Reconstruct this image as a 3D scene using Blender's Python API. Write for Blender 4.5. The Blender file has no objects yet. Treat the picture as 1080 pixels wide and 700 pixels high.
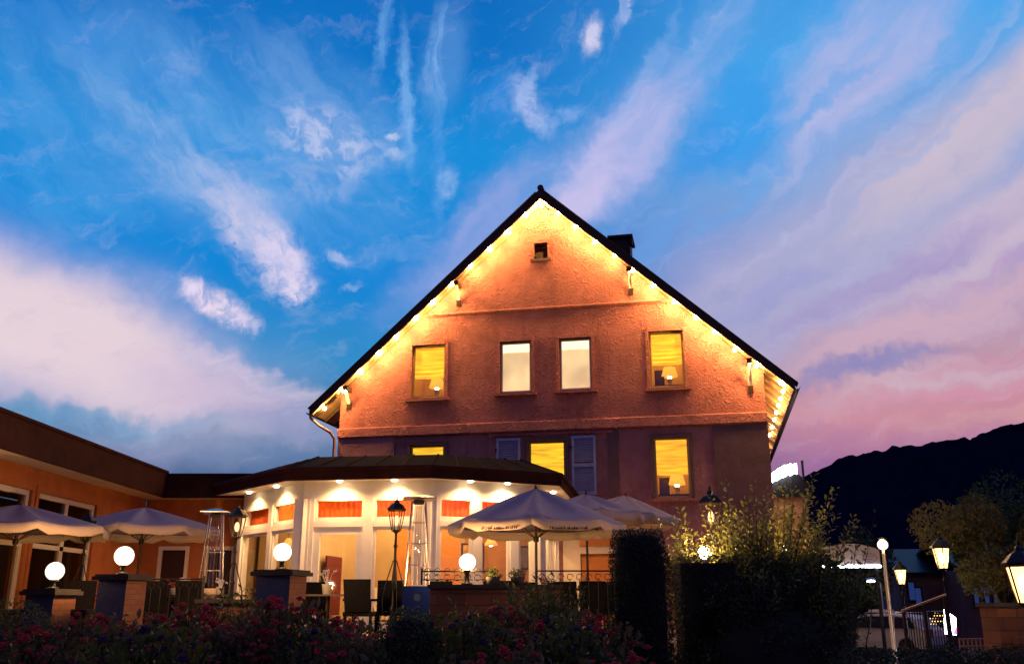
import bpy, math, random
from mathutils import Vector, Matrix, noise as mnoise
R = math.radians
random.seed(7)
SC = bpy.context.scene
COL = SC.collection
# ------------------------------------------------------------------ camera
CZ = 1.9
TH = math.atan(285/977)
cam_d = bpy.data.cameras.new('camera'); cam = bpy.data.objects.new('camera', cam_d); COL.objects.link(cam)
cam_d.sensor_width = 36; cam_d.lens = 977/1080*36; cam_d.clip_start = .05; cam_d.clip_end = 5000
cam.location = (0, 0, CZ); cam.rotation_euler = (math.pi/2+TH, 0, 0)
SC.camera = cam
SC.view_settings.view_transform = 'Standard'; SC.view_settings.look = 'None'
SC.view_settings.exposure = .22; SC.view_settings.gamma = 1; SC.view_settings.use_curve_mapping = False
SC.cycles.use_denoising = True
SC.cycles.max_bounces = 6; SC.cycles.diffuse_bounces = 3; SC.cycles.glossy_bounces = 3
SC.cycles.transparent_max_bounces = 12; SC.cycles.transmission_bounces = 3
SC.cycles.sample_clamp_indirect = 4; SC.cycles.caustics_reflective = False; SC.cycles.caustics_refractive = False
SC.cycles.use_light_tree = True
_F = Vector((0, math.cos(TH), math.sin(TH))); _U = Vector((0, -math.sin(TH), math.cos(TH)))
def ray(x, y): return Vector((1, 0, 0))*((x-540)/977) + _U*((350-y)/977) + _F
def at(x, y, Y):                       # a survey helper: the point on a sight line at distance Y
    d = ray(x, y); return Vector((0, 0, CZ)) + d*(Y/d.y)
def srgb(r, g, b, a=1):
    f = lambda c: c/12.92 if c <= .04045 else ((c+.055)/1.055)**2.4
    return (f(r/255), f(g/255), f(b/255), a)
# ------------------------------------------------------------------ world: dusk sky with thin clouds
W = bpy.data.worlds.new('World'); SC.world = W; W.use_nodes = True
nt = W.node_tree; nt.nodes.clear()
def N(t, **k):
    n = nt.nodes.new(t)
    for a, b in k.items(): setattr(n, a, b)
    return n
def L(a, b): nt.links.new(a, b)
def M(op, a, b=None, c=None, clamp=False):
    n = N('ShaderNodeMath', operation=op, use_clamp=clamp)
    for i, v in enumerate((a, b, c)):
        if v is None: continue
        if isinstance(v, (int, float)): n.inputs[i].default_value = v
        else: L(v, n.inputs[i])
    return n.outputs[0]
tc = N('ShaderNodeTexCoord'); sp = N('ShaderNodeSeparateXYZ'); L(tc.outputs['Generated'], sp.inputs[0])
X_, Y_, Z_ = sp.outputs
AZ = M('ARCTAN2', X_, Y_); HL = M('SQRT', M('ADD', M('MULTIPLY', X_, X_), M('MULTIPLY', Y_, Y_)))
EL = M('ARCTAN2', Z_, HL)
cmb = N('ShaderNodeCombineXYZ'); L(M('MULTIPLY', AZ, 9.77), cmb.inputs[0]); L(M('MULTIPLY', EL, 9.77), cmb.inputs[1])
P0 = cmb.outputs[0]
def sky(px, py):
    d = ray(px, py); return (math.atan2(d.x, d.y)*9.77, math.atan2(d.z, math.hypot(d.x, d.y))*9.77)
def noise(vec, scale, detail=4, rough=.55, rot=0, sx=1, sy=1, dist=0):
    m = N('ShaderNodeMapping', vector_type='TEXTURE'); L(vec, m.inputs[0])
    m.inputs['Rotation'].default_value = (0, 0, R(rot)); m.inputs['Scale'].default_value = (sx, sy, 1)
    n = N('ShaderNodeTexNoise'); L(m.outputs[0], n.inputs['Vector'])
    n.inputs['Scale'].default_value = scale; n.inputs['Detail'].default_value = detail
    n.inputs['Roughness'].default_value = rough; n.inputs['Distortion'].default_value = dist
    return n
def warp(vec, scale, amt, **k):
    n = noise(vec, scale, 4, .6, **k)
    s = N('ShaderNodeVectorMath', operation='SUBTRACT'); L(n.outputs['Color'], s.inputs[0]); s.inputs[1].default_value = (.5, .5, .5)
    m = N('ShaderNodeVectorMath', operation='MULTIPLY_ADD'); L(s.outputs[0], m.inputs[0]); m.inputs[1].default_value = (amt, amt, 0); L(vec, m.inputs[2])
    return m.outputs[0]
PW = warp(P0, .9, .7); PF = warp(PW, 5.0, .26)
PS = warp(warp(P0, 5.5, .20), 14, .06)
def ramp(fac, stops):
    r = N('ShaderNodeValToRGB'); e = r.color_ramp.elements
    for i, (p, c) in enumerate(stops):
        el = e[i] if i < 2 else e.new(p)
        el.position = p; el.color = c
    L(fac, r.inputs[0]); return r.outputs[0]
def rng(v, a, b, c=0, d=1, smooth=True):
    n = N('ShaderNodeMapRange', interpolation_type='SMOOTHSTEP' if smooth else 'LINEAR'); L(v, n.inputs[0])
    for i, q in enumerate((a, b, c, d)): n.inputs[i+1].default_value = q
    return n.outputs[0]
def mixc(f, a, b):
    n = N('ShaderNodeMix', data_type='RGBA')
    for i, v in ((0, f), (6, a), (7, b)):
        if isinstance(v, (int, float)): n.inputs[i].default_value = v
        elif isinstance(v, tuple): n.inputs[i].default_value = v
        else: L(v, n.inputs[i])
    return n.outputs[2]
spw = N('ShaderNodeSeparateXYZ'); L(warp(P0, .5, .7), spw.inputs[0])
elr = M('DIVIDE', spw.outputs[1], 8.0)
def e_(y): return sky(540, y)[1]/8.0
left = ramp(elr, [(0, srgb(60, 88, 135)), (e_(500), srgb(58, 92, 134)), (e_(450), srgb(70, 120, 158)), (e_(390), srgb(50, 132, 188)),
                  (e_(300), srgb(16, 124, 200)), (e_(170), srgb(22, 132, 204)), (e_(60), srgb(14, 108, 186)), (1, srgb(8, 80, 160))])
right = ramp(elr, [(0, srgb(110, 75, 120)), (e_(500), srgb(152, 104, 146)), (e_(450), srgb(190, 132, 148)), (e_(400), srgb(178, 141, 160)),
                   (e_(310), srgb(156, 147, 188)), (e_(220), srgb(122, 154, 204)), (e_(80), srgb(70, 155, 220)), (1, srgb(20, 100, 180))])
col = mixc(rng(spw.outputs[0], sky(500, 300)[0], sky(880, 300)[0]), left, right)
nsoft = noise(PW, 1.2, 6, .6).outputs['Fac']
nfine = noise(PF, 4.0, 8, .66).outputs['Fac']
nstr = noise(PW, 1.1, 6, .6, rot=33, sx=3.6, sy=.75).outputs['Fac']
nflat = noise(PW, 1.3, 6, .6, rot=12, sx=4.2, sy=.6).outputs['Fac']
nvert = noise(PW, 1.6, 5, .6, rot=86, sx=3.5, sy=.45).outputs['Fac']
ncell = noise(PW, 5.5, 4, .55, rot=-15, sx=1.5, sy=1).outputs['Fac']
ndown = noise(PW, 1.6, 6, .62, rot=-38, sx=2.6, sy=.8).outputs['Fac']
T = {'soft': rng(nsoft, .3, .62), 'fine': rng(nfine, .38, .62), 'str': rng(nstr, .34, .62), 'flat': rng(nflat, .36, .6),
     'vert': rng(nvert, .42, .62), 'cell': rng(ncell, .42, .62), 'down': rng(ndown, .36, .62), 'one': 1.0}
def blob(px, py, ax, ay, rot, c, s, tex='soft', base=.35, edge=0.0, warped=None):
    """one bank of cloud fixed in the sky; rot = degrees counter-clockwise"""
    global col
    m = N('ShaderNodeMapping', vector_type='TEXTURE'); L(warped or PF, m.inputs[0])
    x, y = sky(px, py); m.inputs['Location'].default_value = (x, y, 0)
    m.inputs['Rotation'].default_value = (0, 0, R(rot)); m.inputs['Scale'].default_value = (ax/100, ay/100, 1)
    g = N('ShaderNodeTexGradient', gradient_type='SPHERICAL'); L(m.outputs[0], g.inputs[0])
    f = rng(g.outputs['Fac'], 0, .75 if edge == 0 else edge)
    t = T[tex]
    if tex != 'one':
        # erode the bank's rim with the texture, keep its heart
        f = M('MULTIPLY', f, M('ADD', M('MULTIPLY', t, 1-base), M('MULTIPLY', f, base)))
    f = M('MULTIPLY', f, s, clamp=True)
    col = mixc(f, col, srgb(*c))
# left half
blob(230, 150, 330, 130, -12, (100, 156, 214), .75, 'down', .3)
blob(60, 200, 120, 60, -20, (70, 150, 215), .5, 'down', .2)
blob(330, 110, 150, 80, -25, (105, 150, 208), .6, 'down', .3)
blob(205, 185, 190, 45, -28, (138, 168, 214), .85, 'down', .2)
blob(120, 60, 160, 30, -10, (55, 130, 205), .5, 'flat', .1)
blob(40, 350, 390, 130, -15, (178, 172, 212), .9, 'soft', .7, warped=PW)
blob(70, 365, 330, 112, -17, (204, 186, 200), 1.0, 'soft', .9, warped=PW)
blob(55, 345, 210, 85, -15, (218, 198, 205), .95, 'soft', .8, warped=PW)
blob(240, 418, 190, 48, -14, (196, 176, 200), .85, 'flat', .6)
blob(330, 450, 130, 30, -5, (120, 135, 180), .6, 'flat', .5)
blob(60, 440, 200, 20, 0, (85, 145, 190), .45, 'flat', .4)
blob(262, 228, 105, 36, -40, (170, 180, 218), .95, 'down', .2)
blob(275, 262, 105, 40, -45, (190, 188, 216), .9, 'fine', .1, warped=PS)
blob(300, 272, 60, 34, -50, (206, 196, 224), 1.0, 'fine',.35, warped=PS)
blob(314, 308, 26, 17, 0, (222, 208, 228), 1.0, 'fine',.35, warped=PS)
blob(358, 272, 24, 9, -25, (180, 188, 222), .6, 'fine', .5, warped=PS)
blob(372, 302, 20, 6, 20, (160, 180, 220), .5, 'fine', .5, warped=PS)
blob(228, 320, 62, 22, -27, (226, 206, 224), 1.0, 'fine', .35, warped=PS)
blob(200, 303, 22, 15, 30, (220, 205, 226), .9, 'fine', .6, warped=PS)
blob(258, 338, 30, 9, -18, (205, 195, 222), .8, 'fine', .5, warped=PS)
blob(345, 148, 95, 40, -8, (168, 182, 220), .95, 'cell', .15)
blob(335, 195, 80, 25, 5, (140, 165, 214), .6, 'cell', .2)
blob(415, 142, 15, 7, 0, (185, 195, 226), .9, 'fine', .5, warped=PS)
blob(420, 163, 24, 7, 10, (165, 185, 224), .8, 'fine', .5, warped=PS)
blob(429, 105, 105, 13, 95, (120, 170, 224), .8, 'vert', .5, warped=PS)
blob(405, 35, 60, 12, 82, (110, 165, 222), .6, 'vert', .4, warped=PS)
blob(472, 62, 85, 40, 80, (125, 172, 224), .8, 'vert', .3, warped=PS)
blob(463, 180, 95, 12, 92, (80, 145, 215), .6, 'vert', .5, warped=PS)
blob(470, 195, 26, 18, 70, (140, 175, 222), .7, 'fine', .4, warped=PS)
blob(400, 235, 90, 22, 12, (60, 135, 208), .4, 'flat', .3)
blob(425, 262, 60, 14, 14, (110, 155, 214), .6, 'flat', .4)
# centre
blob(624, 38, 30, 19, 72, (196, 194, 222), 1.0, 'fine', .6, warped=PS)
blob(662, 15, 50, 10, 62, (165, 182, 222), .8, 'vert', .5)
blob(560, 112, 55, 22, -52, (165, 180, 222), .95, 'fine', .4, warped=PS)
blob(553, 95, 50, 12, 62, (140, 170, 220), .7, 'fine', .4, warped=PS)
blob(590, 125, 50, 14, 12, (120, 160, 216), .7, 'fine', .4, warped=PS)
blob(520, 110, 70, 50, 60, (60, 135, 212), .5, 'vert', .3)
blob(500, 250, 175, 48, 42, (140, 156, 210), .85, 'str', .55)
blob(650, 165, 220, 68, 41, (172, 174, 218), .95, 'str', .6)
blob(618, 195, 120, 34, 44, (190, 182, 220), .85, 'str', .6)
# right
blob(880, 270, 460, 120, 28, (162, 162, 196), .95, 'str', .8, warped=PW)
blob(920, 60, 190, 80, 35, (172, 172, 212), .85, 'str', .45)
blob(760, 30, 110, 40, 40, (130, 165, 218), .6, 'str', .4)
blob(1040, 130, 270, 62, 30, (188, 176, 194), .95, 'str', .75, warped=PW)
blob(1070, 230, 260, 60, 25, (192, 174, 192), .9, 'str', .8, warped=PW)
blob(785, 125, 85, 62, 50, (48, 146, 220), .85, 'one')
blob(740, 160, 60, 30, 50, (48, 140, 216), .7, 'one')
blob(880, 100, 110, 12, 30, (70, 150, 216), .6, 'str', .5)
blob(690, 255, 100, 24, 38, (96, 148, 212), .65, 'str', .5)
blob(800, 320, 150, 26, 24, (138, 142, 196), .75, 'str', .5)
blob(930, 300, 230, 28, 20, (150, 138, 186), .8, 'str', .5)
blob(1030, 320, 200, 26, 14, (186, 158, 180), .9, 'flat', .5)
blob(960, 350, 230, 26, 13, (192, 160, 178), .85, 'flat', .5)
blob(1060, 362, 120, 12, 8, (186, 134, 156), .8, 'flat', .5)
blob(905, 392, 140, 19, 9, (136, 130, 176), .9, 'flat', .6)
blob(1000, 392, 190, 22, 8, (194, 164, 180), .85, 'flat', .4)
blob(1040, 378, 110, 9, 10, (188, 138, 158), .7, 'flat', .4)
blob(900, 430, 200, 12, 6, (194, 146, 162), .6, 'flat', .4)
blob(1030, 440, 170, 16, 10, (198, 152, 152), .6, 'flat', .4)
blob(60, 445, 260, 22, 3, (84, 138, 178), .6, 'flat', .4)
blob(190, 470, 260, 22, -3, (86, 118, 160), .6, 'flat', .5)
blob(280, 395, 140, 18, -22, (214, 192, 208), .6, 'flat', .3)
blob(300, 175, 170, 12, 8, (160, 180, 220), .35, 'flat', .1)
blob(770, 210, 180, 10, 40, (96, 156, 218), .4, 'str', .3)
blob(960, 170, 220, 9, 30, (120, 156, 212), .3, 'str', .2)
blob(870, 215, 260, 10, 31, (196, 184, 216), .25, 'str', .2)
blob(1020, 60, 180, 10, 36, (204, 190, 214), .25, 'str', .2)
blob(840, 160, 120, 12, 42, (186, 184, 220), .25, 'str', .2)
blob(690, 60, 120, 10, 52, (160, 184, 224), .3, 'str', .2)
blob(1040, 405, 150, 6, 8, (200, 134, 160), .6, 'flat', .3)
blob(1050, 285, 160, 9, 16, (178, 146, 184), .6, 'flat', .3)
# fine cirrus grain over everything
_g = noise(PF, 3.2, 9, .7, rot=20, sx=2.5, sy=.8).outputs['Fac']
col = mixc(M('MULTIPLY', rng(_g, .5, .75), .16), col, srgb(200, 196, 226))
col = mixc(M('MULTIPLY', rng(_g, .5, .25), .14), col, srgb(40, 100, 180))
# dusk: darker towards the zenith and away from the afterglow
col = mixc(rng(EL, R(42), R(75)), col, srgb(14, 54, 150))
col = mixc(rng(M('ABSOLUTE', AZ), R(40), R(95)), col, srgb(84, 80, 136))
col = mixc(rng(EL, R(0), R(-4)), col, srgb(10, 10, 16))
bg = N('ShaderNodeBackground'); L(col, bg.inputs[0]); bg.inputs[1].default_value = 1.0
wo = N('ShaderNodeOutputWorld'); L(bg.outputs[0], wo.inputs[0])
W.cycles.sampling_method = 'MANUAL'; W.cycles.sample_map_resolution = 512

# ------------------------------------------------------------------ materials
MATS = {}
def mat(name, color, rough=.8, var=0, vscale=3, bump=0, bscale=20, metal=0, tex='noise', spec=.3, emit=None, es=0, coords='Object', bdist=.02, trans=0):
    if name in MATS: return MATS[name]
    m = bpy.data.materials.new(name); m.use_nodes = True; t = m.node_tree; b = t.nodes['Principled BSDF']
    b.inputs['Base Color'].default_value = (*color, 1); b.inputs['Roughness'].default_value = rough
    b.inputs['Metallic'].default_value = metal; b.inputs['Specular IOR Level'].default_value = spec
    tcn = t.nodes.new('ShaderNodeTexCoord')
    if var:
        n = t.nodes.new('ShaderNodeTexNoise'); n.inputs['Scale'].default_value = vscale; n.inputs['Detail'].default_value = 6; n.inputs['Roughness'].default_value = .65
        t.links.new(tcn.outputs[coords], n.inputs['Vector'])
        r = t.nodes.new('ShaderNodeValToRGB'); r.color_ramp.elements[0].position = .3; r.color_ramp.elements[1].position = .7
        r.color_ramp.elements[0].color = (*[c*(1-var) for c in color], 1); r.color_ramp.elements[1].color = (*[min(1, c*(1+var)) for c in color], 1)
        t.links.new(n.outputs['Fac'], r.inputs[0]); t.links.new(r.outputs[0], b.inputs['Base Color'])
    if bump:
        if tex == 'noise':
            n = t.nodes.new('ShaderNodeTexNoise'); n.inputs['Detail'].default_value = 5; n.inputs['Roughness'].default_value = .6; out = 'Fac'
        else:
            n = t.nodes.new('ShaderNodeTexVoronoi'); out = 'Distance'
        n.inputs['Scale'].default_value = bscale; t.links.new(tcn.outputs[coords], n.inputs['Vector'])
        bp = t.nodes.new('ShaderNodeBump'); bp.inputs['Strength'].default_value = bump; bp.inputs['Distance'].default_value = bdist
        t.links.new(n.outputs[out], bp.inputs['Height']); t.links.new(bp.outputs[0], b.inputs['Normal'])
    if emit:
        b.inputs['Emission Color'].default_value = (*emit, 1); b.inputs['Emission Strength'].default_value = es
        m.cycles.emission_sampling = 'NONE'
    if trans:
        tr = t.nodes.new('ShaderNodeBsdfTranslucent'); tr.inputs[0].default_value = (*[min(1, c*1.3) for c in color], 1)
        mx = t.nodes.new('ShaderNodeMixShader'); mx.inputs[0].default_value = trans
        t.links.new(b.outputs[0], mx.inputs[1]); t.links.new(tr.outputs[0], mx.inputs[2])
        t.links.new(mx.outputs[0], t.nodes['Material Output'].inputs[0])
    MATS[name] = m; return m
def glow(name, color, strength):
    """a lit glass body: gives off light and lets the light of the lamp inside through"""
    m = bpy.data.materials.new(name); m.use_nodes = True; t = m.node_tree; t.nodes.clear()
    e = t.nodes.new('ShaderNodeEmission'); e.inputs[0].default_value = (*color, 1); e.inputs[1].default_value = strength
    tr = t.nodes.new('ShaderNodeBsdfTransparent'); a = t.nodes.new('ShaderNodeAddShader'); o = t.nodes.new('ShaderNodeOutputMaterial')
    t.links.new(e.outputs[0], a.inputs[0]); t.links.new(tr.outputs[0], a.inputs[1]); t.links.new(a.outputs[0], o.inputs[0])
    m.cycles.emission_sampling = 'NONE'; MATS[name] = m; return m
def glassmat(name, refl=.1, tint=(1, 1, 1)):
    m = bpy.data.materials.new(name); m.use_nodes = True; t = m.node_tree; t.nodes.clear()
    g = t.nodes.new('ShaderNodeBsdfGlossy'); g.inputs['Roughness'].default_value = .03
    tr = t.nodes.new('ShaderNodeBsdfTransparent'); tr.inputs[0].default_value = (*tint, 1)
    lw = t.nodes.new('ShaderNodeLayerWeight'); lw.inputs[0].default_value = .5
    fr = t.nodes.new('ShaderNodeMath'); fr.operation = 'POWER'; fr.inputs[1].default_value = 5; t.links.new(lw.outputs['Facing'], fr.inputs[0])
    ad = t.nodes.new('ShaderNodeMath'); ad.operation = 'ADD'; ad.use_clamp = True; ad.inputs[1].default_value = refl; t.links.new(fr.outputs[0], ad.inputs[0])
    mx = t.nodes.new('ShaderNodeMixShader'); o = t.nodes.new('ShaderNodeOutputMaterial')
    t.links.new(ad.outputs[0], mx.inputs[0]); t.links.new(tr.outputs[0], mx.inputs[1]); t.links.new(g.outputs[0], mx.inputs[2]); t.links.new(mx.outputs[0], o.inputs[0])
    MATS[name] = m; return m
def stucco(name, color, amp=.085, dirt=.25):
    """coarse scratched render: raised dabs between deep furrows"""
    m = bpy.data.materials.new(name); m.use_nodes = True; t = m.node_tree; b = t.nodes['Principled BSDF']
    b.inputs['Roughness'].default_value = .85; b.inputs['Specular IOR Level'].default_value = .25
    tcn = t.nodes.new('ShaderNodeTexCoord')
    def nz(s, d=6, r=.6):
        n = t.nodes.new('ShaderNodeTexNoise'); n.inputs['Scale'].default_value = s; n.inputs['Detail'].default_value = d; n.inputs['Roughness'].default_value = r
        n.inputs['Distortion'].default_value = .6
        t.links.new(tcn.outputs['Object'], n.inputs['Vector']); return n.outputs['Fac']
    def mm(op, a, b_):
        n = t.nodes.new('ShaderNodeMath'); n.operation = op
        for i, v in enumerate((a, b_)):
            if isinstance(v, (int, float)): n.inputs[i].default_value = v
            else: t.links.new(v, n.inputs[i])
        return n.outputs[0]
    r = t.nodes.new('ShaderNodeValToRGB'); r.color_ramp.elements[0].position = .32; r.color_ramp.elements[1].position = .68
    r.color_ramp.elements[0].color = (*[c*(1-dirt) for c in color], 1); r.color_ramp.elements[1].color = (*[min(1, c*(1+dirt)) for c in color], 1)
    t.links.new(nz(1.3, 8, .7), r.inputs[0]); t.links.new(r.outputs[0], b.inputs['Base Color'])
    mp = t.nodes.new('ShaderNodeMapping'); mp.inputs['Scale'].default_value = (1, 1, .12); t.links.new(tcn.outputs['Object'], mp.inputs[0])
    sn = t.nodes.new('ShaderNodeTexNoise'); sn.inputs['Scale'].default_value = 3.2; sn.inputs['Detail'].default_value = 7; sn.inputs['Roughness'].default_value = .7; t.links.new(mp.outputs[0], sn.inputs['Vector'])
    sr = t.nodes.new('ShaderNodeMapRange'); sr.inputs[1].default_value = .52; sr.inputs[2].default_value = .75; sr.inputs[4].default_value = .55; t.links.new(sn.outputs['Fac'], sr.inputs[0])
    mxn = t.nodes.new('ShaderNodeMix'); mxn.data_type = 'RGBA'; t.links.new(sr.outputs[0], mxn.inputs[0]); t.links.new(r.outputs[0], mxn.inputs[6]); mxn.inputs[7].default_value = (color[0]*.55, color[1]*.5, color[2]*.5, 1)
    t.links.new(mxn.outputs[2], b.inputs['Base Color'])
    h = mm('ADD', mm('MULTIPLY', mm('ABSOLUTE', mm('SUBTRACT', nz(7, 5), .5), 0), 3.0), mm('MULTIPLY', nz(18, 4), .6))
    bp = t.nodes.new('ShaderNodeBump'); bp.inputs['Strength'].default_value = 1; bp.inputs['Distance'].default_value = amp
    t.links.new(h, bp.inputs['Height']); t.links.new(bp.outputs[0], b.inputs['Normal'])
    MATS[name] = m; return m
def brickmat(name, c1, c2, mortar, scale=1.0, bw=.25, bh=.08):
    m = bpy.data.materials.new(name); m.use_nodes = True; t = m.node_tree; b = t.nodes['Principled BSDF']; b.inputs['Roughness'].default_value = .85
    tcn = t.nodes.new('ShaderNodeTexCoord'); s = t.nodes.new('ShaderNodeSeparateXYZ'); t.links.new(tcn.outputs['Object'], s.inputs[0])
    a = t.nodes.new('ShaderNodeMath'); a.operation = 'ADD'; t.links.new(s.outputs[0], a.inputs[0]); t.links.new(s.outputs[1], a.inputs[1])
    c = t.nodes.new('ShaderNodeCombineXYZ'); t.links.new(a.outputs[0], c.inputs[0]); t.links.new(s.outputs[2], c.inputs[1])
    k = t.nodes.new('ShaderNodeTexBrick'); t.links.new(c.outputs[0], k.inputs['Vector']); k.inputs['Scale'].default_value = scale
    k.inputs['Brick Width'].default_value = bw; k.inputs['Row Height'].default_value = bh; k.inputs['Mortar Size'].default_value = .008
    k.inputs['Color1'].default_value = (*c1, 1); k.inputs['Color2'].default_value = (*c2, 1); k.inputs['Mortar'].default_value = (*mortar, 1)
    t.links.new(k.outputs['Color'], b.inputs['Base Color'])
    bp = t.nodes.new('ShaderNodeBump'); bp.inputs['Strength'].default_value = .6; bp.inputs['Distance'].default_value = .01; bp.invert = True
    t.links.new(k.outputs['Fac'], bp.inputs['Height']); t.links.new(bp.outputs[0], b.inputs['Normal'])
    MATS[name] = m; return m
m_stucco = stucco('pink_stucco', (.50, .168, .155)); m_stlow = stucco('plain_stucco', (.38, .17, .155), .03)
m_dark = mat('dark_render', (.14, .075, .075), .85, .25, 2, .5, 12)
m_roof = mat('roof_slate', (.03, .02, .022), .7, .4, 4, .6, 14)
m_verge = mat('dark_verge', (.028, .014, .012), .6, .3, 6)
m_soffit = mat('soffit_board', (.55, .36, .22), .7, .15, 3, .3, 10)
m_iron = mat('black_iron', (.012, .011, .012), .45, metal=.4)
m_bronze = mat('bronze_iron', (.05, .03, .018), .4, metal=.6)
m_steel = mat('brushed_steel', (.45, .42, .40), .28, .15, 20, metal=1)
m_white = mat('white_paint', (.74, .70, .64), .5, .06, 4)
m_cream = mat('cream_paint', (.66, .55, .42), .7, .08, 3, .2, 30)
m_orange = mat('orange_paint', (.52, .19, .05), .75, .12, 2.5, .3, 30)
m_orwall = mat('orange_render', (.40, .12, .032), .85, .18, 2.2, .6, 22)
m_fascia = mat('brown_fascia', (.034, .012, .010), .8, .3, 3, spec=.04)
m_lead = mat('roof_sheet', (.007, .007, .014), .9, .3, 2, spec=.02)
m_shutter = mat('blue_grey_shutter', (.24, .28, .46), .6, .15, 6)
m_frame = mat('olive_frame', (.50, .37, .12), .5, .1, 6)
m_canvas = mat('skylit_canvas', (.36, .33, .38), .85, .10, 4, .25, 60, trans=.28)  # cream cloth with the sky's blue light mixed into its base colour
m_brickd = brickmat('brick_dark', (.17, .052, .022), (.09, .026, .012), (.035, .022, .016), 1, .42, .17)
m_val = mat('lamplit_canvas', (.62, .50, .40), .85, .10, 4, .25, 60, trans=.35)  # lighter copy of the parasol cloth, warm lamplight put into its colour
m_brick = brickmat('brick_orange', (.22, .07, .03), (.16, .045, .022), (.10, .07, .05))
m_stone = mat('skylit_pillar_render', (.045, .06, .11), .85, .25, 3, .4, 25)  # blue of the dusk sky painted into the render of the pillar faces
m_cap = mat('stone_cap', (.03, .024, .024), .75, .3, 5, .4, 20)
m_wicker = mat('dark_wicker', (.008, .007, .008), .8, .4, 30, .8, 70, spec=.1)
m_tabtop = mat('table_top', (.10, .07, .055), .4, .2, 8)
m_wood = mat('dark_wood', (.06, .03, .015), .6, .3, 8)
m_leafd = mat('leaf_dark', (.035, .045, .018), .6, .5, 2, trans=.2)
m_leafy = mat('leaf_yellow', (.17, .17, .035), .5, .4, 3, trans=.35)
m_leafg = mat('leaf_green', (.065, .085, .02), .55, .5, 3, trans=.3)
m_stem = mat('woody_stem', (.05, .035, .02), .8, .3, 9)
m_petal = mat('rose_petal', (.48, .05, .075), .6, .4, 5, trans=.3)
m_petal2 = mat('violet_petal', (.08, .035, .11), .6, .3, 5, trans=.3)
m_rose = mat('pale_rose_petal', (.46, .12, .09), .6, .4, 5, trans=.3)
m_box = mat('box_leaf', (.075, .10, .025), .55, .5, 3, trans=.2)
m_leafr = mat('leaf_rose', (.09, .08, .03), .55, .5, 3, trans=.25)
m_core = mat('inner_twigs', (.008, .009, .006), .9, .4, 6)
m_glass = glassmat('window_glass', .04); m_glassd = glassmat('dark_glass', -.03, (.75, .7, .6))
m_bulb = glow('warm_bulb', (1, .80, .48), 14)
m_globe = glow('globe_glass', (1, .84, .60), 3.6)
_t = m_globe.node_tree; _lw = _t.nodes.new('ShaderNodeLayerWeight'); _lw.inputs[0].default_value = .35   # opal glass: thinner light towards the limb
_rp = _t.nodes.new('ShaderNodeMapRange'); _rp.inputs[3].default_value = 1.7; _rp.inputs[4].default_value = .42
_t.links.new(_lw.outputs['Facing'], _rp.inputs[0]); _t.links.new(_rp.outputs[0], [n for n in _t.nodes if n.type == 'EMISSION'][0].inputs[1])
m_lant = glow('lantern_glass', (1, .56, .17), 1.9)
m_white_led = glow('cool_led', (.85, .92, 1), 8)
WARM = (1, .56, .14); WARM2 = (1, .62, .28)

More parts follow.
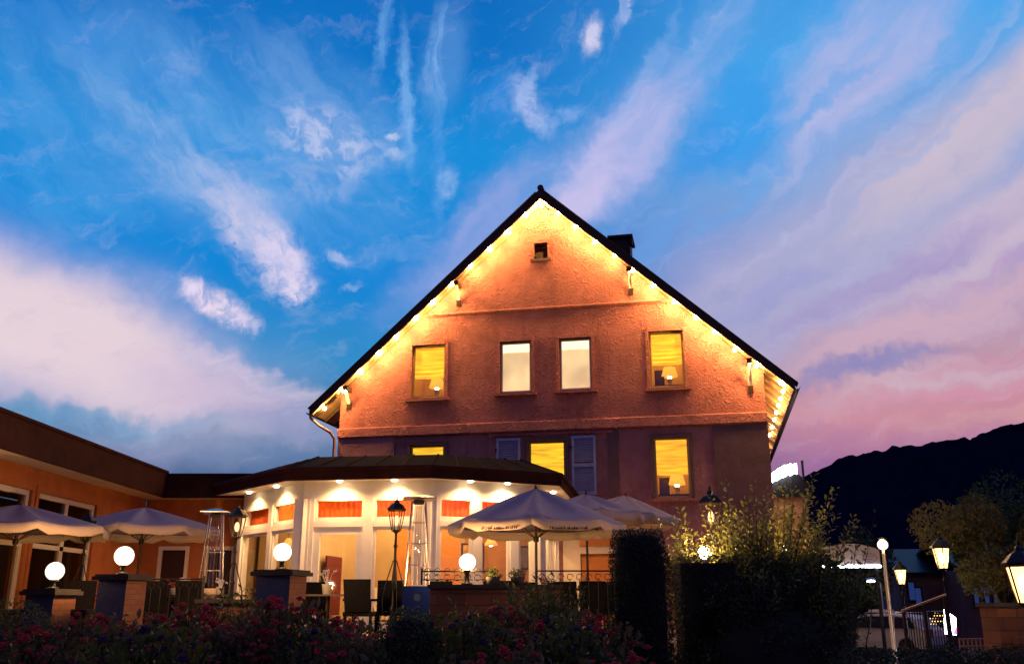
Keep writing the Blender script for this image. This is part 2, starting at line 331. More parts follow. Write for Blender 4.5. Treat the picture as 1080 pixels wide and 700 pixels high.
# ------------------------------------------------------------------ mesh builder
class MB:
    def __init__(s): s.v = []; s.f = []; s.m = []; s.M = Matrix.Identity(4); s.mi = 0
    def vert(s, p): s.v.append(tuple(s.M @ Vector(p))); return len(s.v)-1
    def face(s, ps):
        ids = [s.vert(p) for p in ps]; s.f.append(ids); s.m.append(s.mi); return s
    def box(s, x0, x1, y0, y1, z0, z1, bev=0):
        c = [(x0, y0, z0), (x1, y0, z0), (x1, y1, z0), (x0, y1, z0), (x0, y0, z1), (x1, y0, z1), (x1, y1, z1), (x0, y1, z1)]
        i = [s.vert(p) for p in c]
        for q in ((0, 3, 2, 1), (4, 5, 6, 7), (0, 1, 5, 4), (1, 2, 6, 5), (2, 3, 7, 6), (3, 0, 4, 7)):
            s.f.append([i[k] for k in q]); s.m.append(s.mi)
        return s
    def prism(s, poly, d):                     # poly: list of 3d points, d: extrusion vector
        d = Vector(d); a = [s.vert(p) for p in poly]; b = [s.vert(Vector(p)+d) for p in poly]; n = len(poly)
        s.f.append(a[::-1]); s.f.append(b); s.m += [s.mi]*2
        for k in range(n): s.f.append([a[k], a[(k+1) % n], b[(k+1) % n], b[k]]); s.m.append(s.mi)
        return s
    def tube(s, pts, r, n=8, cap=True):
        pts = [Vector(p) for p in pts]; rs = r if isinstance(r, (list, tuple)) else [r]*len(pts); rings = []
        for k, p in enumerate(pts):
            d = (pts[min(k+1, len(pts)-1)]-pts[max(k-1, 0)]).normalized()
            a = Vector((0, 0, 1)) if abs(d.z) < .9 else Vector((1, 0, 0))
            u = d.cross(a).normalized(); w = d.cross(u)
            rings.append([s.vert(p+(u*math.cos(t)+w*math.sin(t))*rs[k]) for t in [2*math.pi*j/n for j in range(n)]])
        for a, b in zip(rings, rings[1:]):
            for j in range(n): s.f.append([a[j], a[(j+1) % n], b[(j+1) % n], b[j]]); s.m.append(s.mi)
        if cap: s.f.append(rings[0]); s.f.append(rings[-1][::-1]); s.m += [s.mi]*2
        return s
    def lathe(s, prof, c=(0, 0, 0), n=20, ph=0):
        rings = [[s.vert((c[0]+r*math.cos(2*math.pi*j/n+ph), c[1]+r*math.sin(2*math.pi*j/n+ph), c[2]+z)) for j in range(n)] for r, z in prof]
        for a, b in zip(rings, rings[1:]):
            for j in range(n): s.f.append([a[j], a[(j+1) % n], b[(j+1) % n], b[j]]); s.m.append(s.mi)
        s.f.append(rings[0][::-1]); s.f.append(rings[-1]); s.m += [s.mi]*2
        return s
    def ball(s, c, r, n=16, k=10, sz=1):
        return s.lathe([(max(r*math.sin(math.pi*i/k), r*.02), -r*sz*math.cos(math.pi*i/k)) for i in range(k+1)], c, n)
    def build(s, name, mats, parent=None, smooth=False):
        me = bpy.data.meshes.new(name); me.from_pydata(s.v, [], s.f); me.update()
        for m in (mats if isinstance(mats, (list, tuple)) else [mats]): me.materials.append(m)
        if any(s.m): me.polygons.foreach_set('material_index', s.m)
        if smooth: me.polygons.foreach_set('use_smooth', [True]*len(me.polygons))
        o = bpy.data.objects.new(name, me); COL.objects.link(o)
        if parent: o.parent = parent
        return o
def thing(name, label, cat, loc=(0, 0, 0), rz=0, group=None):
    o = bpy.data.objects.new(name, None); COL.objects.link(o); o.empty_display_size = .3
    o.location = loc; o.rotation_euler = (0, 0, rz); o['label'] = label; o['category'] = cat
    if group: o['group'] = group
    return o
def tag(o, label, cat, group=None):
    o['label'] = label; o['category'] = cat
    if group: o['group'] = group
    return o
def struct(o): o['kind'] = 'structure'; return o
def dup(o, parent=None):
    c = o.copy(); COL.objects.link(c); c.parent = parent
    for ch in list(o.children): dup(ch, c)
    return c
def lamp(name, loc, watts, color=WARM, r=.05, parent=None, spot=None, rot=None):
    d = bpy.data.lights.new(name, 'SPOT' if spot else 'POINT'); d.energy = watts; d.color = color; d.shadow_soft_size = r
    if spot: d.spot_size = R(spot); d.spot_blend = .8
    o = bpy.data.objects.new(name, d); COL.objects.link(o); o.location = loc
    if rot: o.rotation_euler = rot
    if parent: o.parent = parent
    return o
def frame_m(origin, ax):                      # local x along ax (horizontal), y = away from viewer, z up
    ax = Vector((ax[0], ax[1], 0)).normalized(); ay = Vector((-ax.y, ax.x, 0))
    m = Matrix(((ax.x, ay.x, 0, origin[0]), (ax.y, ay.y, 0, origin[1]), (0, 0, 1, origin[2]), (0, 0, 0, 1))); return m
def clip(poly, a, b, c):                      # keep a*x+b*z<=c
    out = []
    for i, p in enumerate(poly):
        q = poly[(i+1) % len(poly)]; dp = a*p[0]+b*p[1]-c; dq = a*q[0]+b*q[1]-c
        if dp <= 0: out.append(p)
        if (dp < 0) != (dq < 0) and dp != dq:
            t = dp/(dp-dq); out.append((p[0]+(q[0]-p[0])*t, p[1]+(q[1]-p[1])*t))
    return out
def wallmesh(mb, x0, x1, z0, z1, holes, th, y=0, planes=(), step=99):
    xs = sorted({x0, x1, *[h[0] for h in holes], *[h[1] for h in holes]}); zs = sorted({z0, z1, *[h[2] for h in holes], *[h[3] for h in holes]})
    for a, b in zip(xs, xs[1:]):
        for c, d in zip(zs, zs[1:]):
            mx, mz = (a+b)/2, (c+d)/2
            if any(h[0] < mx < h[1] and h[2] < mz < h[3] for h in holes): continue
            poly = [(a, c), (b, c), (b, d), (a, d)]
            for pl in planes: poly = clip(poly, *pl) if len(poly) > 2 else poly
            if len(poly) > 2:
                mb.face([(p[0], y, p[1]) for p in poly]); mb.face([(p[0], y+th, p[1]) for p in poly[::-1]])
    for h in holes:
        a, b, c, d = h
        for p, q in (((a, c), (b, c)), ((b, c), (b, d)), ((b, d), (a, d)), ((a, d), (a, c))):
            mb.face([(p[0], y, p[1]), (p[0], y+th, p[1]), (q[0], y+th, q[1]), (q[0], y, q[1])])
    return mb

# ------------------------------------------------------------------ the setting
g = MB(); g.face([(-3000, -500, 0), (3000, -500, 0), (3000, 4000, 0), (-3000, 4000, 0)])
struct(g.build('ground', mat('ground_soil', (.022, .022, .016), .95, .4, .6, .5, 6)))
g = MB(); g.box(7.6, 60, 9, 75, -.2, .02)
struct(g.build('parking_area', mat('asphalt', (.016, .015, .016), .75, .3, 2, .4, 60)))
g = MB(); g.box(-14, 3.6, 14.9, 27.3, -.1, 1.3)
struct(g.build('terrace', mat('terrace_paving', (.28, .20, .15), .7, .3, 3, .3, 12)))
g = MB()                                      # sloping flower bed in front of the terrace
nx, ny = 60, 30
for j in range(ny+1):
    for i in range(nx+1):
        x = -16+i*(20.2/nx); y = 3.2+j*(11.6/ny); z = .25+.75*j/ny+.06*mnoise.noise((x*1.5, y*1.5, 0))
        g.vert((x, y, z if 0 < j else 0))
for j in range(ny):
    for i in range(nx):
        a = j*(nx+1)+i; g.f.append([a, a+1, a+nx+2, a+nx+1]); g.m.append(0)
struct(g.build('flower_bed', mat('bed_soil', (.018, .013, .01), .95, .4, 5, .8, 14), smooth=True))
# wooded hill
prof = [(-400, 640), (500, 630), (700, 560), (790, 520), (845, 503), (870, 494), (900, 480), (930, 474), (960, 469), (1000, 462), (1040, 459), (1080, 446), (1180, 428), (1300, 405), (1500, 380), (2200, 420)]
def hill_h(px):
    for (a, b), (c, d) in zip(prof, prof[1:]):
        if a <= px <= c: return b+(d-b)*(px-a)/(c-a)
    return 420
g = MB(); nx, ny = 520, 26; D0 = 430.0
for i in range(nx+1):
    px = -300+i*2100/nx; d0 = ray(px, 600); az = math.atan2(d0.x, d0.y); top = at(px, hill_h(px), D0).z
    for j in range(ny+1):
        t = j/ny; r_ = 190+t*300; x = math.tan(az)*r_; s = min(1, t/.8)**1.25
        z = max(0, top)*s*(1 if t <= .8 else 1-(t-.8)*2)
        if z > 1: z += (2.6*mnoise.noise((x/11, r_/14, 1))+1.6*mnoise.noise((x/4.2, r_/9, 4))+.8*mnoise.noise((x/1.9, r_/5, 9)))*min(1, z/15)
        g.vert((x, r_, z))
for i in range(nx):
    for j in range(ny):
        a = i*(ny+1)+j; g.f.append([a, a+ny+1, a+ny+2, a+1]); g.m.append(0)
struct(g.build('hill', mat('hill_forest', (.0035, .005, .019), .98, .2, .06, spec=0), smooth=False))

# ------------------------------------------------------------------ the main house
YAW = R(12); HO = at(570, 450, 27.0); HO.z = 0
house = thing('gabled_house', 'tall gabled hotel house with rough pink render, bulbs along its roof edge', 'building', HO, -YAW)
HM = Matrix.Translation(HO) @ Matrix.Rotation(-YAW, 4, 'Z')
WL, WR, AP, ZAP, SL, ZE, DEP = -6.31, 6.46, .15, 14.25, .915, 7.65, 13.0   # apex height is that of the roof's upper surface
def zroof(u): return ZAP-SL*abs(u-AP)
PL = [(SL, 1, ZAP-.21+SL*AP), (-SL, 1, ZAP-.21-SL*AP)]
win2 = [(-4.03, -2.95, 7.88, 9.57), (-1.24, -.26, 7.93, 9.53), (.58, 1.56, 7.93, 9.53), (3.26, 4.27, 7.87, 9.58)]
win1 = [(-4.02, -2.92, 4.8, 6.46), (-.38, .74, 4.75, 6.46), (3.26, 4.28, 4.70, 6.44)]
attic = (-.16, .28, 12.12, 12.66); door = (1.11, 2.3, 1.3, 3.21)
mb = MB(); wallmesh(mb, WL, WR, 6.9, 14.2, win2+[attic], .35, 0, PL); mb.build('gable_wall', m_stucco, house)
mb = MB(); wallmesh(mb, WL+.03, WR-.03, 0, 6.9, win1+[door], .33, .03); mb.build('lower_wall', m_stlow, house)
mb = MB(); mb.box(WL, WL+.3, .352, DEP, 0, 8.06); mb.build('side_wall', m_stlow, house)
mb = MB(); mb.box(WR-.3, WR, .352, DEP, 0, 7.95); mb.build('side_wall', m_stlow, house)
mb = MB(); wallmesh(mb, WL+.3, WR-.3, 0, 14.2, [], .3, DEP-.31, PL); mb.build('back_wall', m_stlow, house)
# string courses
def course(z0, z1, p, x0=WL-.02, x1=WR+.02, m=m_stucco):
    mb = MB(); mb.prism([(x0, -p*.3, z0), (x0, -p, z0+.04), (x0, -p, z1-.05), (x0, .0, z1), (x0, .02, z1), (x0, .02, z0)], (x1-x0, 0, 0)); return mb.build('string_course', m, house)
course(10.46, 10.58, .07, -3.98, 4.1); course(6.72, 7.06, .10); course(6.60, 6.72, .05, -1.6, 2.1)
mb = MB(); mb.box(4.95, WR+.01, -.03, .028, 1.3, 6.715); mb.build('corner_pilaster', m_dark, house)
mb = MB(); mb.box(1.98, 2.28, -.03, .028, 3.4, 6.715); mb.build('wall_pilaster', m_dark, house)
mb = MB(); mb.box(WL-.01, -4.5, -.03, .028, 1.3, 6.715); mb.build('corner_pilaster', m_stlow, house)
# windows
def win_surround(h, w=.085, p=.04, m=m_stucco, zb=.0):
    a, b, c, d = h; mb = MB()
    mb.box(a-w, a+.002, -p, .1, c-zb, d+w); mb.box(b-.002, b+w, -p, .1, c-zb, d+w); mb.box(a+.002, b-.002, -p, .1, d, d+w); return mb
m_blind = None
def blindmat(name, c, s):
    m = bpy.data.materials.new(name); m.use_nodes = True; t = m.node_tree; b = t.nodes['Principled BSDF']
    b.inputs['Base Color'].default_value = (*c, 1); b.inputs['Roughness'].default_value = .9
    tcn = t.nodes.new('ShaderNodeTexCoord'); mp = t.nodes.new('ShaderNodeMapping'); mp.inputs['Scale'].default_value = (1.2, 1, 9)
    n = t.nodes.new('ShaderNodeTexNoise'); n.inputs['Scale'].default_value = 1.6; n.inputs['Detail'].default_value = 5
    t.links.new(tcn.outputs['Object'], mp.inputs[0]); t.links.new(mp.outputs[0], n.inputs[0])
    r = t.nodes.new('ShaderNodeMapRange'); r.inputs[1].default_value = .3; r.inputs[2].default_value = .7; r.inputs[3].default_value = s*.6; r.inputs[4].default_value = s*1.35
    t.links.new(n.outputs[0], r.inputs[0]); t.links.new(r.outputs[0], b.inputs['Emission Strength']); b.inputs['Emission Color'].default_value = (*c, 1)
    m.cycles.emission_sampling = 'NONE'; return m
m_by = blindmat('lit_yellow_blind', (1, .46, .018), .95)
m_by2 = blindmat('lit_bright_blind', (1, .55, .012), 1.0)
m_bc = blindmat('lit_cream_blind', (1, .69, .32), .80)
m_bc.node_tree.nodes['Mapping'].inputs['Scale'].default_value = (.9, 1, .55)
m_bc2 = mat('lit_blind_case', (.8, .6, .36), .9, emit=(1, .82, .5), es=1.4)
m_room = mat('room_wall', (.55, .33, .10), .85, .1, 2)
def blind(h, zb, mt, y=.2, folds=6, parent=None):
    a, b, c, d = h; mb = MB(); n = 60; z0 = zb; rows = []
    for i in range(n+1):
        t = i/n; z = d-.03-(d-.03-z0)*t; rel = (z-z0)/(d-z0)
        amp = .012+.05*max(0, 1-rel*2.6)
        off = amp*(.5-.5*math.cos((z-z0)*2*math.pi/.13*(1 if rel < .45 else .5)))
        rows.append([mb.vert((a+.05+(b-a-.1)*k/6, y-off-.012*mnoise.noise((k*.7, z*3, h[0])), z-.02*math.sin(k*math.pi/6)*max(0, 1-rel*2))) for k in range(7)])
    for p, q in zip(rows, rows[1:]):
        for k in range(6): mb.f.append([p[k], p[k+1], q[k+1], q[k]]); mb.m.append(0)
    return mb.build('blind', mt, parent, smooth=True)
def window(h, kind, zb=None, sash=1, sill=True, lintel=None):
    a, b, c, d = h; mb = MB(); w = .045
    for q in ((a, a+w, c, d), (b-w, b, c, d), (a+w, b-w, c, c+w), (a+w, b-w, d-w, d)): mb.box(q[0]+.003, q[1]-.003, .10, .16, q[2]+.003, q[3]-.003)
    wd = mb.build('window', m_frame if kind != 'cream' else mat('window_frame_tan', (.45, .28, .15), .5), house)
    mb = MB(); w2 = .03
    for q in ((a+w, a+w+w2, c+w, d-w), (b-w-w2, b-w, c+w, d-w), (a+w+w2, b-w-w2, c+w, c+w+w2), (a+w+w2, b-w-w2, d-w-w2, d-w)): mb.box(q[0], q[1], .085, .125, q[2], q[3])
    mb.build('sash', m_frame if kind != 'cream' else m_white, wd)
    mb = MB(); mb.box(a+w+.02, b-w-.02, .128, .134, c+w+.02, d-w-.02); mb.build('pane', m_glass, wd)
    if sill:
        mb = MB(); mb.prism([(a-.16, -.14, c-.10), (a-.16, -.14, c-.03), (a-.16, .098, c+.002), (a-.16, .098, c-.10)], (b-a+.32, 0, 0)); mb.build('sill', m_stucco, wd)
    win_surround(h).build('surround', m_dark if kind == 'low' else m_stucco, wd)
    # the room behind it
    mb = MB(); x0, x1, z0, z1 = a-.35, b+.35, c-.25, d+.15
    mb.face([(x0, 2.4, z0), (x1, 2.4, z0), (x1, 2.4, z1), (x0, 2.4, z1)])
    mb.face([(x0, .36, z0), (x0, 2.4, z0), (x0, 2.4, z1), (x0, .36, z1)]); mb.face([(x1, .36, z0), (x1, 2.4, z0), (x1, 2.4, z1), (x1, .36, z1)])
    mb.face([(x0, .36, z0), (x1, .36, z0), (x1, 2.4, z0), (x0, 2.4, z0)]); mb.face([(x0, .36, z1), (x1, .36, z1), (x1, 2.4, z1), (x0, 2.4, z1)])
    mb.build('room', m_room, wd)
    if kind == 'cream':
        mb = MB(); mb.box(a+.05, b-.05, .19, .2, c+.05, d-.30); mb.build('roller_blind', m_bc, wd)
        mb = MB(); mb.box(a+.05, b-.05, .17, .21, d-.30, d-.05); mb.build('blind_case', m_bc2, wd)
    else:
        blind(h, zb, m_by if kind != 'low' else m_by2 if zb < c+.3 else m_by, parent=wd)
        lamp('ceiling_lamp_light', ((a+b)/2, 1.5, d-.1), 30, (1, .62, .16), .1, wd)
    return wd
window(win2[0], 'yellow', 8.55); window(win2[1], 'cream'); window(win2[2], 'cream'); window(win2[3], 'yellow', 8.60)
window(win1[0], 'low', 4.95, sill=False); window(win1[1], 'low', 4.85); window(win1[2], 'low', 5.38)
# table lamps in three of the rooms
def table_lamp(u, w, z, label, s=1.0):
    p = HM @ Vector((u, w, z))
    t = thing('table_lamp', label, 'lamp', p, 0, 'shaded lamps inside the house windows')
    mb = MB(); mb.lathe([(.10*s, 0), (.11*s, .02), (.04*s, .05), (.07*s, .12*s), (.09*s, .17*s), (.05*s, .23*s), (.015, .26*s), (.015, .34*s)], n=16); mb.build('lamp_base', mat('lamp_ceramic', (.6, .45, .2), .3), t, True)
    mb = MB(); mb.lathe([(.24*s, .28*s), (.245*s, .30*s), (.17*s, .56*s), (.165*s, .56*s)], n=24); mb.build('lamp_shade', mat('lit_shade', (.7, .5, .15), .8, emit=(1, .50, .05), es=.75), t, True)
    mb = MB(); mb.ball((0, 0, .25*s), .06*s); mb.build('bulb', m_bulb, t, True)
    lamp('shade_light', (0, 0, .2*s), 3, (1, .65, .25), .04, t)
def sideboard(u0, u1, w, z0, z1, label):
    t = thing('sideboard', label, 'furniture', HM @ Vector(((u0+u1)/2, w, z0)), -YAW, 'sideboards behind the house windows')
    h = (u1-u0)/2; mb = MB(); mb.box(-h, h, -.18, .2, 0, z1-z0-.04); mb.build('cabinet', m_wood, t)
    mb = MB(); mb.box(-h-.03, h+.03, -.2, .22, z1-z0-.038, z1-z0); mb.build('top_board', m_tabtop, t)
for u0, u1, zc, ul, nm, sb in ((-4.1, -2.9, 7.63, -3.42, 'left attic window', 8.08), (3.2, 4.3, 7.62, 3.80, 'right attic window', 8.08), (3.2, 4.3, 4.45, 3.86, 'tall lower right window', 4.88)):
    sideboard(u0, u1, .75, zc, sb, 'dark low sideboard behind the '+nm); table_lamp(ul, .72, sb, 'small table lamp with glowing yellow shade in the '+nm)
for u, z0, z1, lb in ((3.50, 8.08, 8.56, 'dark upright chair back beside the lamp in the right attic window'), (3.50, 4.88, 5.36, 'dark upright chair back beside the lamp in the tall lower right window')):
    t = thing('wooden_box', lb.replace('upright chair back', 'wooden cabinet'), 'cabinet', HM @ Vector((u, .78, z0)), -YAW)
    mb = MB(); mb.box(-.14, .14, -.1, .12, 0, z1-z0); mb.build('case', m_wood, t)
    mb = MB(); mb.box(-.11, .11, -.112, -.101, .04, z1-z0-.04); mb.build('door', m_tabtop, t)
# shutters
def shutter(u0, u1, z0, z1, label=None):
    mb = MB(); w = .07; y0, y1 = -.075, -.03
    for q in ((u0, u0+w, z0, z1), (u1-w, u1, z0, z1), (u0+w, u1-w, z1-w, z1), (u0+w, u1-w, z0, z0+w), (u0+w, u1-w, (z0+z1)/2-.05, (z0+z1)/2+.05)): mb.box(q[0], q[1], y0, y1, q[2], q[3])
    z = z0+w+.02
    while z < z1-w-.03:
        if abs(z-(z0+z1)/2) > .07: mb.prism([(u0+w, y0+.008, z), (u0+w, y0+.018, z-.008), (u0+w, y1+.012, z+.035), (u0+w, y1+.002, z+.043)], (u1-u0-2*w, 0, 0))
        z += .062
    o = mb.build('shutter', m_shutter, house)
    mb = MB(); mb.box(u0-.05, u0+.03, -.1, -.078, (z0+z1)/2+.5, (z0+z1)/2+.54); mb.box(u0-.02, u0, -.12, -.1, (z0+z1)/2+.42, (z0+z1)/2+.56); mb.build('hinge', m_iron, o)
shutter(-1.32, -.60, 4.85, 6.55); shutter(.92, 1.62, 4.85, 6.55)
# attic opening with louvre
mb = MB(); win_surround(attic, .06, .03).build('attic_surround', m_stucco, house)
a, b, c, d = attic; mb = MB(); mb.box(a-.10, b+.10, -.10, .1, c-.07, c-.002); mb.build('attic_sill', m_dark, house)
mb = MB(); mb.box(a+.01, b-.01, .2, .24, c+.01, d-.01); mb.box(a+.04, b-.16, .06, .2, c+.02, c+.26); mb.box(a+.06, b-.06, .1, .2, d-.14, d-.1); mb.build('attic_hatch', m_wood, house)
mb = MB(); mb.ball((a+.06, -.02, c+.07), .06, 10, 8); mb.tube([(a+.06, .12, c+.07), (a+.06, -.02, c+.07)], .02); mb.build('spotlight', m_iron, house, True)
# roof: two slabs with an overhang in front
OV, TK = .46, .20
def slab(s):
    ue = AP+s*(7.08 if s > 0 else 7.22); n = MB(); y0 = -OV
    A = (AP, ZAP); B = (ue, zroof(ue))
    n.prism([(A[0], y0, A[1]), (B[0], y0, B[1]), (B[0]-s*.02, y0, B[1]-TK), (A[0], y0, A[1]-TK-.02)], (0, DEP+OV*2, 0)); return n.build('roof_slope', m_roof, house)
rl = slab(-1); rr = slab(1)
for s in (-1, 1):
    ue = AP+s*(7.10 if s > 0 else 7.24); mb = MB()
    mb.prism([(AP, -OV-.05, ZAP+.03), (ue, -OV-.05, zroof(ue)+.03), (ue, -OV-.05, zroof(ue)-.24), (AP, -OV-.05, ZAP-.30)], (0, .047, 0)); mb.build('verge_board', m_verge, house)
    mb = MB()                                 # tile courses seen at the verge
    for k in range(26):
        u = AP+s*(.15+k*(.27 if s > 0 else .2745)); mb.prism([(u, -OV-.09, zroof(u)+.03), (u+s*.29, -OV-.09, zroof(u+s*.29)+.03), (u+s*.29, -OV-.09, zroof(u+s*.29)+.06), (u, -OV-.09, zroof(u)+.06)], (0, .5, 0))
    mb.build('verge_tiles', m_roof, house)
    mb = MB(); y = -OV+.02                    # boarded underside in front and along the eaves
    ui = AP
    mb.prism([(ui, y, ZAP-TK-.05), (ue-s*.05, y, zroof(ue-s*.05)-TK-.012), (ue-s*.05, y, zroof(ue-s*.05)-TK-.035), (ui, y, ZAP-TK-.075)], (0, OV-.03, 0))
    mb.build('gable_soffit', m_soffit, house)
    mb = MB(); ua = (WR+.0 if s > 0 else WL-.0)
    mb.prism([(ua+s*.005, -.009, zroof(ua)-TK-.012), (ue-s*.05, -.009, zroof(ue-s*.05)-TK-.012), (ue-s*.05, -.009, zroof(ue-s*.05)-TK-.034), (ua+s*.005, -.009, zroof(ua)-TK-.034)], (0, DEP, 0))
    mb.build('eave_soffit', m_soffit, house)
    for k in range(17):
        y = -.36+k*.84; u1 = ue-s*.06; mb = MB()
        mb.prism([(ua+s*.005, y, zroof(ua)-TK-.036), (u1, y, zroof(u1)-TK-.036), (u1, y, zroof(u1)-TK-.11), (u1-s*.08, y, zroof(u1-s*.08)-TK-.17), (ua+s*.005, y, zroof(ua)-TK-.17)], (0, .10, 0)); mb.build('rafter_tail', m_soffit if s > 0 else m_wood, house)  # left rafters get dark wood to stand for the unlit shade there
    mb = MB(); pts = []                       # gutter
    gu, gz = ue+s*.07, zroof(ue)-.12
    prof_g = [(gu+s*.075*math.cos(t), gz-.075*math.sin(t)) for t in [math.pi*i/8 for i in range(9)]]+[(gu-s*.066*math.cos(t), gz-.066*math.sin(t)) for t in [math.pi*i/8 for i in range(9)]]
    mb.prism([(p[0], -OV, p[1]) for p in prof_g], (0, DEP+1.6, 0)); mb.build('gutter', m_verge, house)
mb = MB(); mb.tube([(WL-.86, -.30, 7.60), (WL-.84, -.30, 7.36), (WL-.55, -.28, 7.12), (WL-.16, -.3, 6.88), (WL-.09, -.12, 6.7), (WL-.09, -.1, 1.3)], .045, 10); mb.build('downpipe', mat('copper_pipe', (.42, .2, .14), .4, .2, 5, metal=.5), house, True)
mb = MB(); mb.tube([(AP, -OV-.05, ZAP+.06), (AP, DEP+OV, ZAP+.06)], .10, 10); mb.build('ridge_cap', m_roof, house)
# chimney on the right slope
mb = MB(); uc = 2.47; mb.box(uc-.36, uc+.27, 1.2, 2.1, zroof(uc)-.5, 13.10); ch = mb.build('chimney', m_verge, rr)
mb = MB(); mb.box(uc-.44, uc+.36, 1.12, 2.18, 13.102, 13.19); mb.box(uc+.18, uc+.34, 1.2, 1.4, 12.85, 13.101); mb.build('chimney_cap', m_verge, rr)
# purlin ends with their slanting struts
for u, zt, zb in ((-2.55, 11.66, 10.85), (2.80, 11.66, 10.85), (-6.02, 8.52, 7.72), (6.08, 8.52, 7.68)):
    s = 1 if u > 0 else -1; z = zroof(u)-TK-.10
    mb = MB(); mb.box(u-.07, u+.07, -.42, -.002, z-.14, z-.0); pu = mb.build('purlin_end', m_wood, house)
    mb = MB(); mb.prism([(u-.045, -.40, z-.145), (u-.045, -.32, z-.145), (u-.045, -.002, zb+.0), (u-.045, -.002, zb+.10)][::-1], (.09, 0, 0)); mb.build('strut', m_white, house)
    mb = MB(); mb.box(u-.07, u+.07, -.06, -.002, zb-.10, zb+.12); mb.build('strut_shoe', m_bronze, house)
# ground floor door in the corner of the terrace
a, b, c, d = door
mb = MB(); wallmesh(mb, .62, 2.9, 1.3, 4.2, [door], .03, -.005); mb.build('cream_wall_panel', m_cream, house)
mb = MB(); mb.box(a+.005, b-.005, .1, .15, c+.01, d-.005); dr = mb.build('door', m_orange, house)
mb = MB(); mb.tube([(a+.12, .06, 2.3), (a+.12, .06, 2.6)], .015); mb.build('handle', m_steel, dr)
mb = MB(); mb.box(a-.02, b+.2, -.05, -.008, 3.42, 3.62); mb.build('lintel_blind', m_orange, house)
# ------------------------------------------------------------------ strings of bulbs
def string(name_label, pts, power, hang=.0):
    t = thing('string_light', name_label, 'string lights', HM @ Vector(pts[0]), -YAW, 'strings of warm bulbs along the roof')
    o = Vector(pts[0]); mb = MB()
    full = []
    for a, b in zip(pts, pts[1:]):
        a, b = Vector(a)-o, Vector(b)-o
        for k in range(6):
            q = a.lerp(b, k/6); q.z -= .05*math.sin(k/6*math.pi); full.append(q+Vector((0, 0, .05)))
    full.append(Vector(pts[-1])-o+Vector((0, 0, .05))); mb.tube(full, .008, 5); mb.build('cable', m_iron, t)
    proto = None
    for k, p in enumerate(pts):
        q = Vector(p)-o
        if proto is None:
            mb = MB(); mb.ball((0, 0, 0), .05, 12, 8, 1.15); proto = mb.build('bulb', m_bulb, t, True); proto.location = q
            mb = MB(); mb.lathe([(.022, .045), (.022, .085), (.01, .09)], n=10); sk = mb.build('socket', m_iron, proto)
        else:
            c = proto.copy(); COL.objects.link(c); c.parent = t; c.location = q
            s2 = sk.copy(); COL.objects.link(s2); s2.parent = c
        lamp('bulb_light', q, power*random.uniform(.8, 1.15), WARM, .045, t)
    return t
wb = -.38; dz = -.345
def rake(s, n, first, q=.565): return [(AP+s*(first+k*q)+random.uniform(-.05, .05), wb, zroof(AP+s*(first+k*q))+dz+random.uniform(-.03, .03)) for k in range(n)]
BP = 92
string('string of warm bulbs hanging along the left roof edge of the gabled house', rake(-1, 12, .45, .582), BP)
string('string of warm bulbs from the gable peak down the right roof edge', [(AP, wb, ZAP-.50)]+rake(1, 12, .5), BP)
string('string of warm bulbs running back under the right eave of the house', [(AP+6.80, y, zroof(AP+6.8)-TK-.24) for y in (-.1, .9, 1.9, 3.0, 4.2, 5.6, 7.2, 9.2, 11.4)], 22)

# ------------------------------------------------------------------ the pavilion (conservatory) in front
EZ = 4.47
fp = [Vector((-7.47, 23.4)), Vector((-5.01, 20.5)), Vector((-1.75, 20.0)), Vector((1.13, 21.4)), Vector((1.95, 26.6))]
wp = [Vector((-6.75, 23.6)), Vector((-4.66, 20.95)), Vector((-1.68, 20.5)), Vector((.60, 21.55)), Vector((1.27, 26.9))]
up = [Vector((-6.6, 24.6)), Vector((-4.6, 22.0)), Vector((-1.72, 21.6)), Vector((.2, 22.5)), Vector((.75, 26.6))]
pav = thing('conservatory', 'round-cornered glazed conservatory with white frames and a dark sheet roof, lit inside', 'building', (0, 0, 0))
def v3(p, z): return (p.x, p.y, z)
mb = MB()
back = [(-9.3, 27.2), (-9.3, 24.2)]
for a, b in zip(fp, fp[1:]): mb.prism([v3(a, EZ), v3(b, EZ), v3(b, EZ+.26), v3(a, EZ+.26)], tuple((Vector(((b-a).y*-1, (b-a).x, 0)).normalized()*.05)))
mb.build('fascia', m_fascia, pav)
mb = MB(); ZT = 5.22
for k in range(4):
    a, b, c, d = v3(fp[k], EZ+.27), v3(fp[k+1], EZ+.27), v3(up[k+1], ZT), v3(up[k], ZT); mb.face([a, b, c, d])
mb.face([v3(p, ZT) for p in up]+[(-6.6, 26.8, ZT)])
mb.face([v3(fp[0], EZ+.27), v3(up[0], ZT), (-6.6, 26.8, ZT), (-8.9, 26.8, EZ+.27)])
mb.build('roof', m_lead, pav)
mb = MB()                                     # standing seams
for k in range(4):
    a, b, c, d = Vector(v3(fp[k], EZ+.275)), Vector(v3(fp[k+1], EZ+.275)), Vector(v3(up[k+1], ZT+.01)), Vector(v3(up[k], ZT+.01)); n = max(3, int((b-a).length/.62))
    for i in range(n+1):
        p, q = a.lerp(b, i/n), d.lerp(c, i/n); mb.tube([p, q], .018, 5)
mb.build('roof_seams', m_fascia, pav)
mb = MB(); mb.tube([(p.x, p.y, EZ+.24) for p in fp], .06, 8); mb.build('gutter', m_fascia, pav)
# soffit and ceiling
mb = MB()
for k in range(4): mb.face([v3(fp[k], EZ-.0), v3(fp[k+1], EZ-.0), v3(wp[k+1], EZ+.02), v3(wp[k], EZ+.02)][::-1])
mb.build('soffit', m_white, pav)
